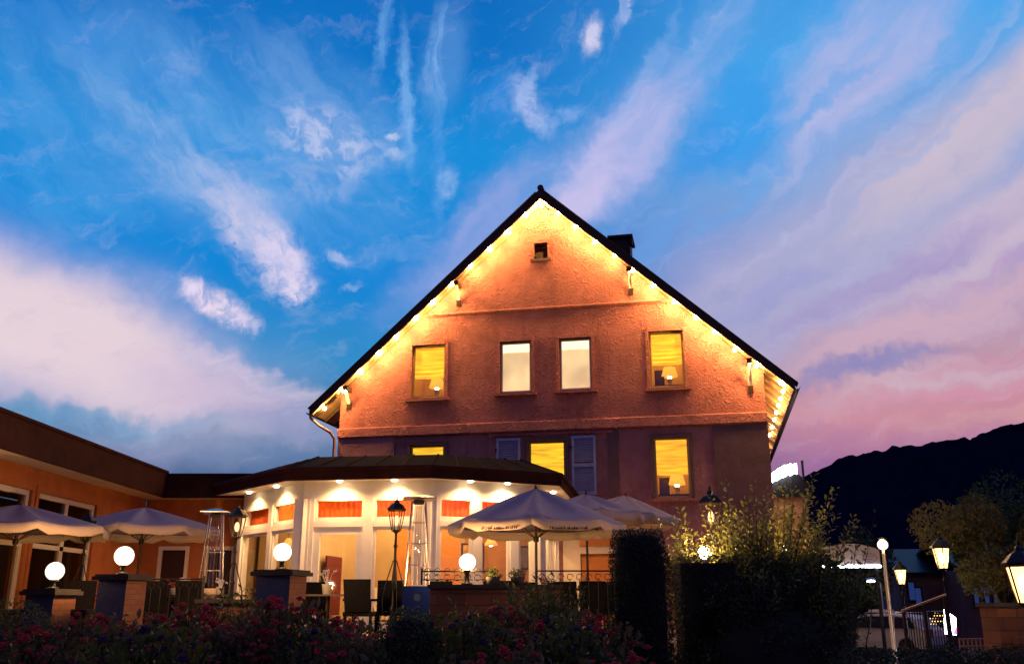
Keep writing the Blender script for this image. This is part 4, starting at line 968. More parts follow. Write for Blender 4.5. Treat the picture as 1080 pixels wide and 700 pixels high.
table(X(500, 18.4), 18.3, 'small table behind the globe lamp on the brick wall', .45)
chair(X(528, 17.4), 17.3, R(175), 'dark wicker chair seen over the brick wall left of the pale pot')
chair(X(470, 17.6), 17.6, R(165), 'dark wicker chair seen over the brick wall right of the blue heater')
chair(X(90, 17.2), 17.2, R(195), 'dark wicker chair between the two left globe lamps')
table(X(112, 18.6), 18.6, 'small table behind the second pillar from the left', .45)
for px_, Y_, a_, lb in ((68, 17.8, 160, 'dark wicker chair under the far left parasol'), (166, 17.6, 190, 'dark wicker chair right behind the second pillar from the left'), (222, 19.0, 150, 'dark wicker chair beyond the farther patio heater'),
        (330, 18.4, 200, 'dark wicker chair left of the small table by the conservatory door'), (513, 17.5, 210, 'dark wicker chair just right of the globe lamp on the wall'), (556, 18.6, 165, 'dark wicker chair left of the front parasol pole'),
        (584, 18.9, 195, 'dark wicker chair right of the front parasol pole'), (640, 18.4, 170, 'dark wicker chair just left of the conifer column')):
    chair(X(px_, Y_), Y_, R(a_), lb)
table(X(575, 19.6), 19.6, 'small table between the front parasol pole and the corner door', .4)
table(X(640, 19.4), 19.4, 'small table in front of the orange corner door', .4)
def glass_set(px, Y, label):
    t = thing('wine_glass', label, 'glass', (X(px, Y), Y, 2.04), 0, 'glasses on the terrace tables'); mb = MB()
    mb.lathe([(.03, 0), (.03, .004), (.004, .008), (.004, .08), (.03, .11), (.035, .15), (.028, .18)], n=12); mb.build('bowl', m_glass, t, True)
glass_set(352, 17.0, 'wine glass right of the white pot by the conservatory door'); glass_set(197, 18.0, 'wine glass on the table near the link doors'); glass_set(243, 17.3, 'wine glass beside the small pale pot below the farther heater')
pot_late = [(575, 19.6, 2.04, 'pale flower pot on the table behind the front parasol pole', 1.2), (636, 19.3, 2.04, 'pale flower pot in front of the orange corner door', 1.1)]
# flower pots on tables
def pot_plant(px, Y, z, label, s=1.0, pot=(.75, .68, .55), leaf=m_rose):
    x = X(px, Y); t = thing('flower_pot', label, 'flower pot', (x, Y, z), 0)
    mb = MB(); mb.lathe([(.055*s, 0), (.075*s, .13*s), (.08*s, .135*s), (.068*s, .13*s), (.06*s, .11*s)], n=16); mb.build('pot', mat('pot_%.2f' % pot[0], pot, .5), t, True)
    mb = MB(); rnd = random.Random(int(px))
    for k in range(9):
        a, l = rnd.uniform(0, 6.3), rnd.uniform(.06, .13)*s; p = Vector((math.cos(a)*l, math.sin(a)*l, .2*s+rnd.uniform(0, .12)*s)); mb.tube([(0, 0, .1*s), p*.6+Vector((0, 0, .08*s)), p], .004, 4)
        for j in range(5):
            b = a+j*1.26; q = p+Vector((math.cos(b), math.sin(b), rnd.uniform(-.5, .5)))*.022*s; mb.face([p, q+Vector((0, 0, .014)), q*1.02, q-Vector((0, 0, .014))])
    mb.build('blossoms', leaf, t)
pot_plant(345, 17.2, 2.04, 'white pot with pale blossoms on the table by the conservatory door', 1.3, leaf=m_white)
pot_plant(192, 18.2, 2.04, 'pot with pale blossoms on the table near the link doors', 1.1, leaf=m_white)
pot_plant(183, 18.1, 2.04, 'smaller pale pot left of another on the table near the link doors', .9, leaf=m_rose)
pot_plant(232, 17.4, 2.04, 'small pale pot on the table below the farther patio heater', 1.0, leaf=m_white)
for a_ in pot_late: pot_plant(*a_)
for k, (px, lb) in enumerate(((502, 'small tea light glass on the wall table, the left one'), (487, 'small tea light glass standing right behind the low iron railing'))):
    z, Y = (2.04, 18.3); t = thing('tea_light', lb, 'candle', (X(px, Y), Y, z)); mb = MB(); mb.lathe([(.03, 0), (.035, .07)], n=12); mb.build('glass', m_glass, t); mb = MB(); mb.lathe([(.02, .005), (.02, .03), (.006, .05)], n=10); mb.build('candle', m_globe, t)
for px, Y, lb in ((546, 15.25, 'small dark potted plant on the coping under the parasol'), (520, 15.22, 'low bowl of dark leaves on the coping of the brick wall')):
    t = thing('potted_plant', lb, 'plant', (X(px, Y), Y, 2.17)); mb = MB(); mb.lathe([(.09, 0), (.12, .12), (.1, .12)], n=14); mb.build('pot', m_cap, t, True)
    mb = MB(); rnd = random.Random(px)
    for k in range(90):
        a, e, r = rnd.uniform(0, 6.3), rnd.uniform(.1, 1.4), rnd.uniform(.05, .16); c = Vector((math.cos(a)*math.cos(e)*r, math.sin(a)*math.cos(e)*r, .11+math.sin(e)*r)); u = Vector((rnd.gauss(0, 1), rnd.gauss(0, 1), rnd.gauss(0, 1))).normalized()*.03; w = u.orthogonal().normalized()*.014; mb.face([c-u, c+w, c+u, c-w])
    mb.build('foliage', m_leafg, t)

# ------------------------------------------------------------------ vegetation
def leaf(mb, c, l, w, rnd, up=0):
    u = Vector((rnd.gauss(0, 1), rnd.gauss(0, 1), rnd.gauss(0, 1)+up)).normalized(); v = u.orthogonal().normalized(); v = (Matrix.Rotation(rnd.uniform(0, 6.3), 3, u) @ v)
    nrm = u.cross(v)*l*.12
    mb.face([c-u*l/2, c+v*w/2+nrm, c+u*l/2, c-v*w/2+nrm])
def shrub_mesh(seed, inside, n, box, l, w):
    """leaves spread through a volume, denser toward its skin"""
    rnd = random.Random(seed); mb = MB(); x0, x1, y0, y1, z0, z1 = box; k = 0; tries = 0
    while k < n and tries < n*30:
        tries += 1; p = Vector((rnd.uniform(x0, x1), rnd.uniform(y0, y1), rnd.uniform(z0, z1))); q = inside(p)
        if q <= 0 or q > 1: continue
        if q < .6 and rnd.random() > .12: continue
        leaf(mb, p, l*rnd.uniform(.6, 1.3), w*rnd.uniform(.6, 1.3), rnd); k += 1
    return mb
def rough(p, s=3.0, a=.12, o=0): return a*(mnoise.noise((p.x*s+o, p.y*s, p.z*s))+.5*mnoise.noise((p.x*s*2.7, p.y*s*2.7+o, p.z*s*2.7)))
def topiary(loc, inside, box, n, label, cat, l=.035, w=.016, core=None, name='topiary', m=m_leafd, seed=1):
    t = thing(name, label, cat, loc)
    shrub_mesh(seed, inside, n, box, l, w).build('foliage', m, t)
    if core: core.build('branches', m_core, t, True)
    return t
# dome-clipped box in the foreground
def dome(r, h, o=0):
    def f(p):
        z = p.z/h; rr_ = r*(1-max(0, (z-.55)/.45)**2.2)**.5 if z < 1 else 0
        if rr_ <= 0 or p.z < 0: return 0
        return math.hypot(p.x, p.y)/(rr_*(1+rough(p, 4, .07, o))) if z < .985 else 2
    return f
co = MB(); co.lathe([(.24, 0), (.27, .6), (.25, .95), (.16, 1.18), (.02, 1.24)], n=16)
c = at(433, 640, 8.5); topiary((c.x, 8.5, .55), dome(.325, 1.34), (-.42, .42, -.42, .42, 0, 1.36), 12000, 'dome-clipped box bush in the middle of the flower bed', 'bush', core=co, name='box_bush', m=m_box)
co = MB(); co.lathe([(.33, 0), (.38, .4), (.30, .65), (.18, .78), (.02, .82)], n=16)
c = at(10, 640, 9.5); topiary((c.x, 9.5, .8), dome(.52, 1.16, 5), (-.6, .6, -.6, .6, 0, 1.2), 7000, 'rounded green bush at the left edge of the flower bed', 'bush', core=co, name='box_bush', m=m_box, seed=3)
# conifer column
def column(p):
    if p.z < 0 or p.z > 2.0: return 0
    r = .37*(1-.25*max(0, (p.z-1.4)/.6)**2)*(1+rough(p, 3, .10)); return max(math.hypot(p.x, p.y)/r, (p.z/1.95)**6)
co = MB(); co.lathe([(.27, 0), (.30, .5), (.30, 1.5), (.25, 1.85), (.02, 1.9)], n=16)
c = at(674, 600, 11.2); topiary((c.x, 11.2, .78), column, (-.5, .5, -.5, .5, 0, 2.02), 16000, 'tall dark conifer column in front of the right parasol', 'conifer', .05, .014, co, 'conifer')
# hedge
hx0, hx1 = at(708, 600, 12.4).x, at(775, 600, 12.4).x; hw = (hx1-hx0)/2
def hbox(p): return max(abs(p.x)/hw, abs(p.y)/.4, abs(p.z-.8)/.8)/(1+rough(p, 4, .08))
co = MB(); co.box(-hw+.08, hw-.08, -.32, .32, 0, 1.5)
topiary(((hx0+hx1)/2, 12.4, .88), hbox, (-hw*1.1, hw*1.1, -.45, .45, 0, 1.7), 12000, 'square clipped hedge right of the conifer column', 'hedge', core=co, name='hedge')
# large dark shrub mass
def mass(p): return ((p.x/1.15)**2+(p.y/.8)**2+(max(0, p.z-.45)/1.28)**2)**.5/(1+rough(p, 1.6, .32))
co = MB(); co.lathe([(.8, 0), (.85, .6), (.65, 1.1), (.3, 1.38), (.05, 1.45)], n=16)
c = at(805, 640, 12.2); topiary((c.x, 12.2, .5), mass, (-1.3, 1.3, -1, 1, 0, 2.0), 15000, 'wide dark shrub below the lit leafy branches', 'shrub', .07, .035, co, 'dark_shrub')
# tall leafy shrub with long shoots, lit by garden lamps
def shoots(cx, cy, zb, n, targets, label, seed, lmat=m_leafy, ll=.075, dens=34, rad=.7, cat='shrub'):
    rnd = random.Random(seed); t = thing('leafy_shrub', label, cat, (cx, cy, zb)); st = MB(); lf = MB()
    for k in range(n):
        if k < len(targets): tp = Vector(targets[k])-Vector((cx, cy, zb))
        else:
            b = Vector(rnd.choice(targets))-Vector((cx, cy, zb)); tp = Vector((b.x+rnd.gauss(0, .22), b.y+rnd.gauss(0, .4), b.z*rnd.uniform(.55, .97)))
        s0 = Vector((tp.x*.25+rnd.gauss(0, .12), rnd.gauss(0, .15), 0)); mid = s0.lerp(tp, .55)+Vector((rnd.gauss(0, .07), rnd.gauss(0, .07), .12)); pts = []
        for i in range(12):
            u = i/11; p = s0*(1-u)**2+mid*2*u*(1-u)+tp*u*u; p += Vector((mnoise.noise((p.z*3, k, 0)), mnoise.noise((p.z*3, k, 5)), 0))*.04*u; pts.append(p)
        st.tube(pts, [.012*(1-i/13) for i in range(12)], 4)
        for i in range(dens):
            u = .28+.72*i/dens; q = u*11; a = int(min(10, q)); p = pts[a].lerp(pts[a+1], q-a); d = (pts[min(11, a+1)]-pts[max(0, a-1)]).normalized()
            side = Matrix.Rotation(i*2.4+rnd.uniform(-.4, .4), 3, d) @ d.orthogonal().normalized(); dr = (side*.9+d*.7+Vector((0, 0, rnd.uniform(-.4, .2)))).normalized(); l = ll*rnd.uniform(.6, 1.25); wv = dr.cross(Vector((rnd.gauss(0, 1), rnd.gauss(0, 1), rnd.gauss(0, 1)))).normalized()*l*.2
            b0 = p+dr*.012; lf.face([b0, b0+dr*l*.5+wv+Vector((0, 0, .006)), b0+dr*l, b0+dr*l*.5-wv+Vector((0, 0, .006))])
    st.build('stems', m_stem, t); lf.build('leaves', lmat, t); return t
tg = [tuple(at(x, y, Y)) for x, y, Y in ((765, 505, 13.0), (768, 540, 12.8), (715, 532, 13.1), (730, 560, 12.8), (785, 525, 13.3), (795, 540, 12.9), (808, 515, 13.2), (822, 540, 12.8), (838, 512, 13.3), (812, 560, 12.5), (850, 520, 13.0), (845, 555, 12.6), (868, 545, 12.9), (883, 540, 12.7), (722, 548, 13.2), (830, 500, 13.5), (855, 505, 13.6), (780, 560, 12.4), (705, 575, 12.9), (750, 560, 12.6), (865, 570, 12.2))]
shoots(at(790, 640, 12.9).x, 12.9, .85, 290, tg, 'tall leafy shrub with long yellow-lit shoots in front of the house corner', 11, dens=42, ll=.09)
tg = [tuple(at(x, y, Y)) for x, y, Y in ((925, 535, 11.8), (905, 560, 11.9), (888, 565, 12.0), (915, 575, 11.8), (897, 580, 11.6), (875, 572, 11.8))]
shoots(at(870, 640, 11.8).x, 11.8, .6, 12, tg, 'thin arching branches reaching right in front of the white canopy', 12, m_leafg, .08, 18)
def mass2(p): return ((p.x/1.25)**2+(p.y/.55)**2+((p.z-.62)/.78)**2)**.5/(1+rough(p, 1.5, .38, 9))
c = at(818, 640, 12.75); topiary((c.x, 12.75, 1.2), mass2, (-1.7, 1.7, -.9, .9, -.3, 2.0), 9000, 'rounded green foliage mass between the dark shrub and the yellow-lit shoots', 'shrub', .085, .04, None, 'leafy_shrub', m_leafg, 6)
# garden lamps inside the shrub
for px, py, Y, r, wt, lb in ((743, 583, 13.3, .09, 100, 'white garden lamp glaring behind the top of the square hedge'), (757, 604, 12.95, .07, 50, 'small white garden lamp low behind the square hedge'), (827, 578, 13.8, .05, 45, 'tiny warm garden lamp behind the middle of the leafy shrub')):
    c = at(px, py, Y); t = thing('garden_lamp', lb, 'lamp', (c.x, Y, .8)); mb = MB(); mb.tube([(0, 0, 0), (0, 0, c.z-.8-r)], .02, 8); mb.build('post', m_iron, t)
    mb = MB(); mb.ball((0, 0, c.z-.8), r, 16, 10); mb.build('globe', m_white_led if px < 800 else m_globe, t, True); lamp('garden_light', (0, 0, c.z-.8), wt, (1, .58, .22), r*.7, t)
a_, b_ = at(884, 680, 10.0), at(1110, 680, 10.0); hl = (b_.x-a_.x)/2
def hlow(p): return max(abs(p.x)/hl, abs(p.y)/.35, abs(p.z-.6)/.72)/(1+rough(p, 3, .10))
co = MB(); co.box(-hl+.05, hl-.05, -.27, .27, 0, 1.16)
topiary(((a_.x+b_.x)/2, 10.0, .12), hlow, (-hl*1.05, hl*1.05, -.42, .42, 0, 1.45), 16000, 'low dark hedge along the bottom right in front of the car park', 'hedge', .05, .025, co, 'hedge', seed=8)
# rose bushes in the bed
def rose_mesh(seed, col1, n=900, nb=46, h=.75, r=.5):
    rnd = random.Random(seed)
    ins = lambda p: ((p.x/r)**2+(p.y/r)**2+((p.z-h*.5)/(h*.55))**2)**.5/(1+rough(p, 3, .4, seed))
    lf = shrub_mesh(seed, ins, n, (-r*1.3, r*1.3, -r*1.3, r*1.3, .03, h*1.2), .075, .04)
    st = MB()
    for k in range(12):
        a = rnd.uniform(0, 6.3); rr_ = rnd.uniform(.2, r); st.tube([(0, 0, -.05), (rr_*.4*math.cos(a), rr_*.4*math.sin(a), h*.5), (rr_*math.cos(a), rr_*math.sin(a), h*rnd.uniform(.8, 1.05))], .008, 4)
    bl = MB()
    for k in range(nb):
        a, e = rnd.uniform(0, 6.3), rnd.uniform(.1, 1.45); q = 1.0+rnd.uniform(-.1, .12); c = Vector((math.cos(a)*math.cos(e)*r*q, math.sin(a)*math.cos(e)*r*q, h*.5+math.sin(e)*h*.56*q))
        s = rnd.uniform(.026, .052)
        for ring, (rad_, zz, tl) in enumerate(((1.0, .0, .5), (.6, .3, .9))):
            for j in range(5):
                b = j*1.257+ring*.6+k; o = Vector((math.cos(b), math.sin(b), tl)).normalized(); sd = Vector((-math.sin(b), math.cos(b), 0)); p = c+Vector((0, 0, s*zz)); bl.face([p, p+o*s*rad_*.7+sd*s*.55, p+o*s*rad_*1.2, p+o*s*rad_*.7-sd*s*.55])
    return lf, st, bl, col1
protos = []
for i, (c1) in enumerate((m_petal, m_rose, m_petal, m_petal2)):
    lf, st, bl, cm = rose_mesh(40+i, c1, 1500, (80, 110, 45, 30)[i])
    protos.append((lf.build('foliage', m_leafr if i != 3 else m_leafg, None), st.build('stem', m_stem, None), bl.build('blossoms', cm, None)))
KN = ['crimson rose bush', 'pale salmon rose bush', 'sparse crimson rose bush', 'violet flowering bush']
spots = [(14, 668, 8.6, 2), (48, 662, 9.2, 0), (85, 655, 10.0, 0), (122, 664, 9.0, 1), (160, 660, 9.6, 2), (196, 655, 10.2, 0), (235, 668, 8.8, 1), (268, 657, 9.8, 2), (300, 655, 9.3, 0), (335, 668, 8.6, 3), (362, 655, 10.0, 0), (372, 676, 8.2, 2), (500, 655, 9.6, 1), (530, 650, 10.4, 1), (492, 676, 8.6, 3), (560, 668, 9.0, 2), (592, 672, 8.6, 3), (620, 668, 9.2, 2), (150, 692, 7.2, 3), (540, 692, 7.2, 2), (655, 690, 7.4, 2)]
used = set(); nb = {'l': 0}
where = ['below the leftmost globe lamp', 'left of the second pillar']
for k, (px, py, Y, v) in enumerate(spots):
    c = at(px, py, Y); s = random.uniform(.9, 1.1); gz = .25+.75*(Y-3.2)/11.6
    row = 'back' if Y > 9.3 else 'middle' if Y > 8 else 'front'
    ref = ('below the left edge bush', 'below the leftmost globe lamp', 'below the second globe lamp', 'under the railing near the link doors', 'below the farther patio heater', 'below the square capped pillar', 'below the conservatory door', 'just left of the dome bush', 'right of the dome bush', 'below the brick wall', 'below the right parasol pole', 'at the foot of the conifer column')
    ri = 0 if px < 30 else 1 if px < 75 else 2 if px < 140 else 3 if px < 210 else 4 if px < 250 else 5 if px < 318 else 6 if px < 372 else 7 if px < 430 else 8 if px < 515 else 9 if px < 575 else 10 if px < 640 else 11
    t = thing('rose_bush', '%s in the bed\'s %s %s' % (KN[v], row, ref[ri]), 'bush', (c.x, Y, gz-.05), random.uniform(0, 6.3), 'flowering bushes in the front bed')
    hh = (c.z+.10-gz)/.80*s; t.scale = (s*1.05, s*1.05, max(.7, hh))
    for o in protos[v]:
        q = o.copy() if v in used else o
        if v in used: COL.objects.link(q)
        q.parent = t
    used.add(v)
# leafy green perennials
for px, py, Y, n, lb, sd in ((262, 618, 11.5, 26, 'leafy green plant left of the square capped pillar', 21), (582, 602, 11.5, 110, 'leafy green shrub in front of the brick wall end', 22), (620, 640, 10.8, 30, 'low leafy plant left of the conifer column', 23), (545, 612, 12.2, 50, 'slender leafy plant before the brick wall', 24), (497, 632, 11.6, 40, 'low leafy plant right of the dome-clipped bush', 25), (380, 640, 11.2, 26, 'small leafy plant left of the dome-clipped bush', 26)):
    tg = [tuple(at(px+random.uniform(-26, 26), py+random.uniform(0, 26), Y+random.uniform(-.25, .25))) for _ in range(8)]
    shoots(at(px, 640, Y).x, Y, .75, n, tg, lb, sd, m_leafg, .08, 26, cat='plant')
struct_grass = MB(); rnd = random.Random(9)
for k in range(9000):
    x, y = rnd.uniform(-9, 6), rnd.uniform(3.5, 14.5); z = .25+.75*(y-3.2)/11.6; leaf(struct_grass, Vector((x, y, z+rnd.uniform(0, .16))), .10, .035, rnd, .8)
o = struct_grass.build('ground_cover', m_leafd); o['kind'] = 'stuff'; tag(o, 'dark low ground cover between the rose bushes', 'ground cover')

# ------------------------------------------------------------------ right side: annex with lit sign, canopy, car, trees
p = at(833, 560, 30); ann = thing('annex_building', 'small annex with dark curved roof beside the house corner', 'building', (p.x, 30, 0))
mb = MB(); mb.box(-.55, .62, 0, 2.6, 0, at(833, 524, 30).z); mb.build('wall', mat('annex_render', (.42, .2, .1), .85, .15, 2, .4, 20), ann)
zt = at(833, 524, 30).z; mb = MB(); pts = [(-.85, 0, zt)]+[(-.85+1.75*i/12, 0, zt+.62*math.sin(math.pi*(.08+.84*i/12))**.8+.22) for i in range(13)]+[(.9, 0, zt)]
mb.prism([(q[0]*.78, -.12, q[2]) for q in pts], (0, 2.9, 0)); mb.build('roof', m_iron, ann)
mb = MB(); mb.box(.5, .56, -.2, -.14, zt+.5, zt+1.15); mb.build('roof_finial', m_iron, ann)
c0, c1 = at(815, 503, 29.5), at(840, 488, 29.5)
t = thing('lit_sign', 'glaring white illuminated sign on the annex roof', 'sign', ((c0.x+c1.x)/2, 29.5, zt+.2)); mb = MB(); h0 = c0.z-zt-.2; w_ = (c1.x-c0.x)/2
outl = []
for i in range(13):
    u = i/12; outl.append((-w_+2*w_*u, 0, h0+.12+.30*u+.10*math.sin(u*math.pi)+.02*math.sin(i*2.3)))
for i in range(12, -1, -1):
    u = i/12; outl.append((-w_+2*w_*u, 0, h0-.16+.28*u+.05*math.sin(u*math.pi)+.025*math.sin(i*1.9)))
mb.prism(outl, (0, .1, 0)); mb.build('sign_face', m_white_led, t)
for sx, dh in ((-.5, .1), (.6, .2)): mb = MB(); mb.tube([(w_*sx, .05, 0), (w_*sx, .05, h0+dh)], .02); mb.build('bracket', m_iron, t)
lamp('sign_light', (0, -.3, h0+.1), 14, (.95, .95, 1), .1, t).data.energy = 4
lamp('annex_wall_lamp', (.3, -.8, zt-1.6), 5, WARM2, .1, ann)
# canopy with curved crown, lit tube and oval mark
cl, cr = at(868, 597, 28), at(929, 597, 28); Wc = (cr.x-cl.x)/2; zb = cl.z
t = thing('entrance_canopy', 'pale curved canopy with an oval script mark and a bright light tube below', 'canopy', ((cl.x+cr.x)/2, 28, 0))
mb = MB(); H1 = at(900, 573, 28).z-zb
mb.prism([(-Wc, 0, zb+.04)]+[(-Wc+2*Wc*i/14, 0, zb+H1*(.72+.28*math.sin(math.pi*i/14)**.8)) for i in range(15)]+[(Wc, 0, zb+.04)], (0, 2.5, 0)); mb.build('canopy_body', mat('canopy_cloth', (.40, .33, .30), .8, .1, 2), t)
mb = MB(); mb.box(-Wc, Wc, -.02, .05, zb-.03, zb+.035); mb.build('light_tube', m_white_led, t)
mb = MB()
cx = at(917, 588, 28).x-(cl.x+cr.x)/2; cz = at(917, 588, 28).z
mb.tube([(cx+.20*math.cos(q), -.012, cz+.13*math.sin(q)) for q in [i*2*math.pi/20 for i in range(21)]], .008, 5); rnd = random.Random(2)
for row, zz in enumerate((.03, -.05)):
    x = -.13+row*.04
    while x < .13-row*.04: h = rnd.uniform(.02, .05); mb.tube([(cx+x, -.012, cz+zz), (cx+x+.012, -.012, cz+zz+h), (cx+x+.024, -.012, cz+zz)], .004, 4); x += .03
mb.build('oval_mark', mat('mark_blue', (.08, .09, .2), .7), t)
for s in (-1, 1): mb = MB(); mb.box(s*(Wc-.08)-.04, s*(Wc-.08)+.04, .1, .18, 0, zb); mb.build('support', m_iron, t)
lamp('tube_light', (0, -.15, zb-.25), 12, (.9, .93, 1), .3, t)
# estate car
def car(loc, rz):
    t = thing('parked_car', 'silver estate car with a small white box on its roof parked behind the dark shrub', 'car', loc, rz)
    Lc, Wd = 4.5, 1.75
    side = [(-2.22, .42), (-2.25, .72), (-2.18, .92), (-1.95, 1.02), (-1.75, 1.30), (-1.5, 1.43), (-.4, 1.48), (.35, 1.43), (.75, 1.22), (1.15, .98), (1.9, .88), (2.2, .72), (2.25, .45)]
    sil = side+[(2.1, .28), (-2.1, .28)]
    mb = MB(); secs = []
    for yk, ins in ((-Wd/2, .0), (-Wd/2+.06, 0), (Wd/2-.06, 0), (Wd/2, 0)):
        ring = []
        for x, z in sil:
            tk = max(0, (z-.9))*.32; e = .03 if abs(yk) == Wd/2 else 0
            ring.append(mb.vert((x*(1-e*.6), (yk-math.copysign(tk, yk)), z-(e*.5 if z > .9 else 0))))
        secs.append(ring)
    n = len(sil)
    for a, b in zip(secs, secs[1:]):
        for k in range(n): mb.f.append([a[k], a[(k+1) % n], b[(k+1) % n], b[k]]); mb.m.append(0)
    mb.f.append(secs[0][::-1]); mb.f.append(secs[-1]); mb.m += [0, 0]
    mb.build('body', mat('silver_paint', (.62, .55, .44), .35, metal=.1, spec=.5), t)
    mg = mat('car_glass', (.015, .02, .03), .08, spec=.6)
    for s in (-1, 1):
        yy = lambda z: s*(Wd/2-(z-.9)*.32+.012)
        for pl in (([(-1.78, .98), (-1.55, 1.34), (-1.0, 1.38), (-1.0, .98)]), ([(-.93, .98), (-.93, 1.385), (-.1, 1.39), (-.1, .98)]), ([(-.03, .98), (-.03, 1.385), (.35, 1.34), (.68, 1.17), (.95, .99)])):
            mb = MB(); mb.prism([(x, yy(z), z) for x, z in pl], (0, -s*.02, 0)); mb.build('side_window', mg, t)
        mb = MB(); mb.tube([(-1.5, s*.62, 1.45), (-1.4, s*.62, 1.52), (.1, s*.62, 1.53), (.25, s*.62, 1.46)], .018, 6); mb.build('roof_rail', m_steel, t)
        mb = MB(); mb.box(.78, .98, s*(Wd/2+.02), s*(Wd/2+.2), .98, 1.1); mb.build('mirror', m_iron, t)
        mb = MB(); mb.box(2.14, 2.27, s*.62-.16, s*.62+.16, .6, .74); mb.build('headlight', m_glassd, t)
        mb = MB(); mb.box(-2.28, -2.18, s*.68-.1, s*.68+.1, .68, .98); mb.build('tail_light', mat('tail_red', (.35, .01, .01), .3), t)
        for x in (-1.4, 1.4):
            mb = MB(); mb.lathe([(.2, -.10), (.31, -.10), (.33, -.06), (.33, .06), (.31, .10), (.2, .10)], n=24); w = mb.build('wheel', mat('tyre', (.015, .015, .015), .8), t, True); w.location = (x, s*(Wd/2-.1), .33); w.rotation_euler = (math.pi/2, 0, 0)
            mb = MB(); mb.lathe([(.19, -.06), (.2, .08), (.04, .105)] if s < 0 else [(.04, -.105), (.2, -.08), (.19, .06)], n=10); mb.build('rim', m_steel, w)
    mb = MB(); mb.prism([(.78, -.55, 1.23), (1.12, -.7, 1.015), (1.12, .7, 1.015), (.78, .55, 1.23)], (.02, 0, .02)); mb.build('windscreen', mg, t)
    mb = MB(); mb.box(-.5, .2, -.3, .3, 1.53, 1.62); mb.build('roof_box', m_white, t)
p = at(926, 650, 37); car((p.x, 37, .02), R(133))
# stair railing, sloping, dark mesh panels between posts
a, b = at(953, 645, 19), at(996, 628, 19)
t = thing('stair_railing', 'dark sloping stair railing with a pale handrail left of the tall lantern', 'railing', (a.x, 19, 0)); L_ = b.x-a.x
zz = lambda x: a.z+(b.z-a.z)*x/L_
mb = MB(); mb.prism([(-.03, -.03, a.z+.002), (L_+.03, -.03, b.z+.002), (L_+.03, -.03, b.z+.04), (-.03, -.03, a.z+.04)], (0, .07, 0)); mb.build('handrail', mat('ochre_rail', (.35, .18, .08), .6), t)
for k in range(3): mb = MB(); x = L_*k/2; mb.box(x-.025, x+.025, -.02, .03, 0, zz(x)); mb.build('post', m_bronze, t)
mb = MB(); k = .06
while k < L_-.02: mb.tube([(k, .005, .1), (k, .005, zz(k))], .010, 5); k += .052
mb.build('balusters', m_iron, t)
# illuminated street sign, fairy net, far shop, low railing
c = at(1002, 655, 27); t = thing('light_box_sign', 'narrow upright white light box with a pink lower corner', 'sign', (c.x, 27, 0), R(-20))
mb = MB(); mb.prism([(-.16, 0, c.z-.33), (.12, 0, c.z-.36), (.16, 0, c.z+.10), (-.13, 0, c.z+.34)], (0, .12, 0)); mb.build('panel', m_white_led, t)
mb = MB(); mb.prism([(.02, -.005, c.z-.33), (.13, -.005, c.z-.34), (.15, -.005, c.z-.12)], (0, .003, 0)); mb.build('pink_mark', mat('pink_lit', (.8, .1, .3), .5, emit=(1, .1, .35), es=2.5), t)
mb = MB(); mb.box(-.04, .04, .03, .09, 0, c.z-.34); mb.build('stand', m_iron, t); lamp('sign_light', (0, -.25, c.z), 2.5, (1, .9, .85), .1, t)
c = at(990, 651, 27.4); t = thing('fairy_light_net', 'net of tiny warm lights left of the white light box', 'string lights', (c.x, 27.4, 0))
mb = MB(); mb.tube([(-.32, 0, 0), (-.32, 0, c.z+.2)], .02); mb.tube([(.32, 0, 0), (.32, 0, c.z+.2)], .02); mb.tube([(-.32, 0, c.z+.18), (.32, 0, c.z+.18)], .012); mb.build('frame', m_iron, t)
mb = MB()
for i in range(7):
    for j in range(5):
        if i+j*1.2 > 1.5: mb.ball((-.24+i*.08+(j % 2)*.04, -.01, c.z+.13-j*.075), .014, 6, 4)
mb.build('lights', m_lant, t)
c = at(1028, 677, 16); t = thing('low_fence', 'low ochre fence beside the right brick pillar', 'fence', (at(1012, 677, 16).x, 16, 0)); Lf = at(1043, 677, 16).x-at(1012, 677, 16).x
for z in (c.z-.06, c.z+.05): mb = MB(); mb.tube([(0, 0, z), (Lf, 0, z+.01)], .015, 6); mb.build('rail', mat('ochre_rail', (.35, .18, .08)), t)
for k in range(8): mb = MB(); mb.box(Lf*k/7-.01, Lf*k/7+.01, -.01, .01, 0, c.z+.06); mb.build('picket', MATS['ochre_rail'], t)
p = at(1060, 640, 13.5); t = thing('brick_pillar', 'broad reddish pillar below the large lantern at the right edge', 'pillar', (p.x, 13.5, 0)); mb = MB(); H = at(1060, 640, 13.5).z
mb.box(-.24, .24, -.24, .24, 0, H); mb.build('shaft', m_brickd, t); mb = MB(); mb.box(-.28, .28, -.28, .28, H+.002, H+.06); mb.build('cap', m_cap, t)
mb = MB(); mb.box(-.10, .5, -.42, -.26, H-.5, H-.38); mb.build('ledge', m_brickd, t)
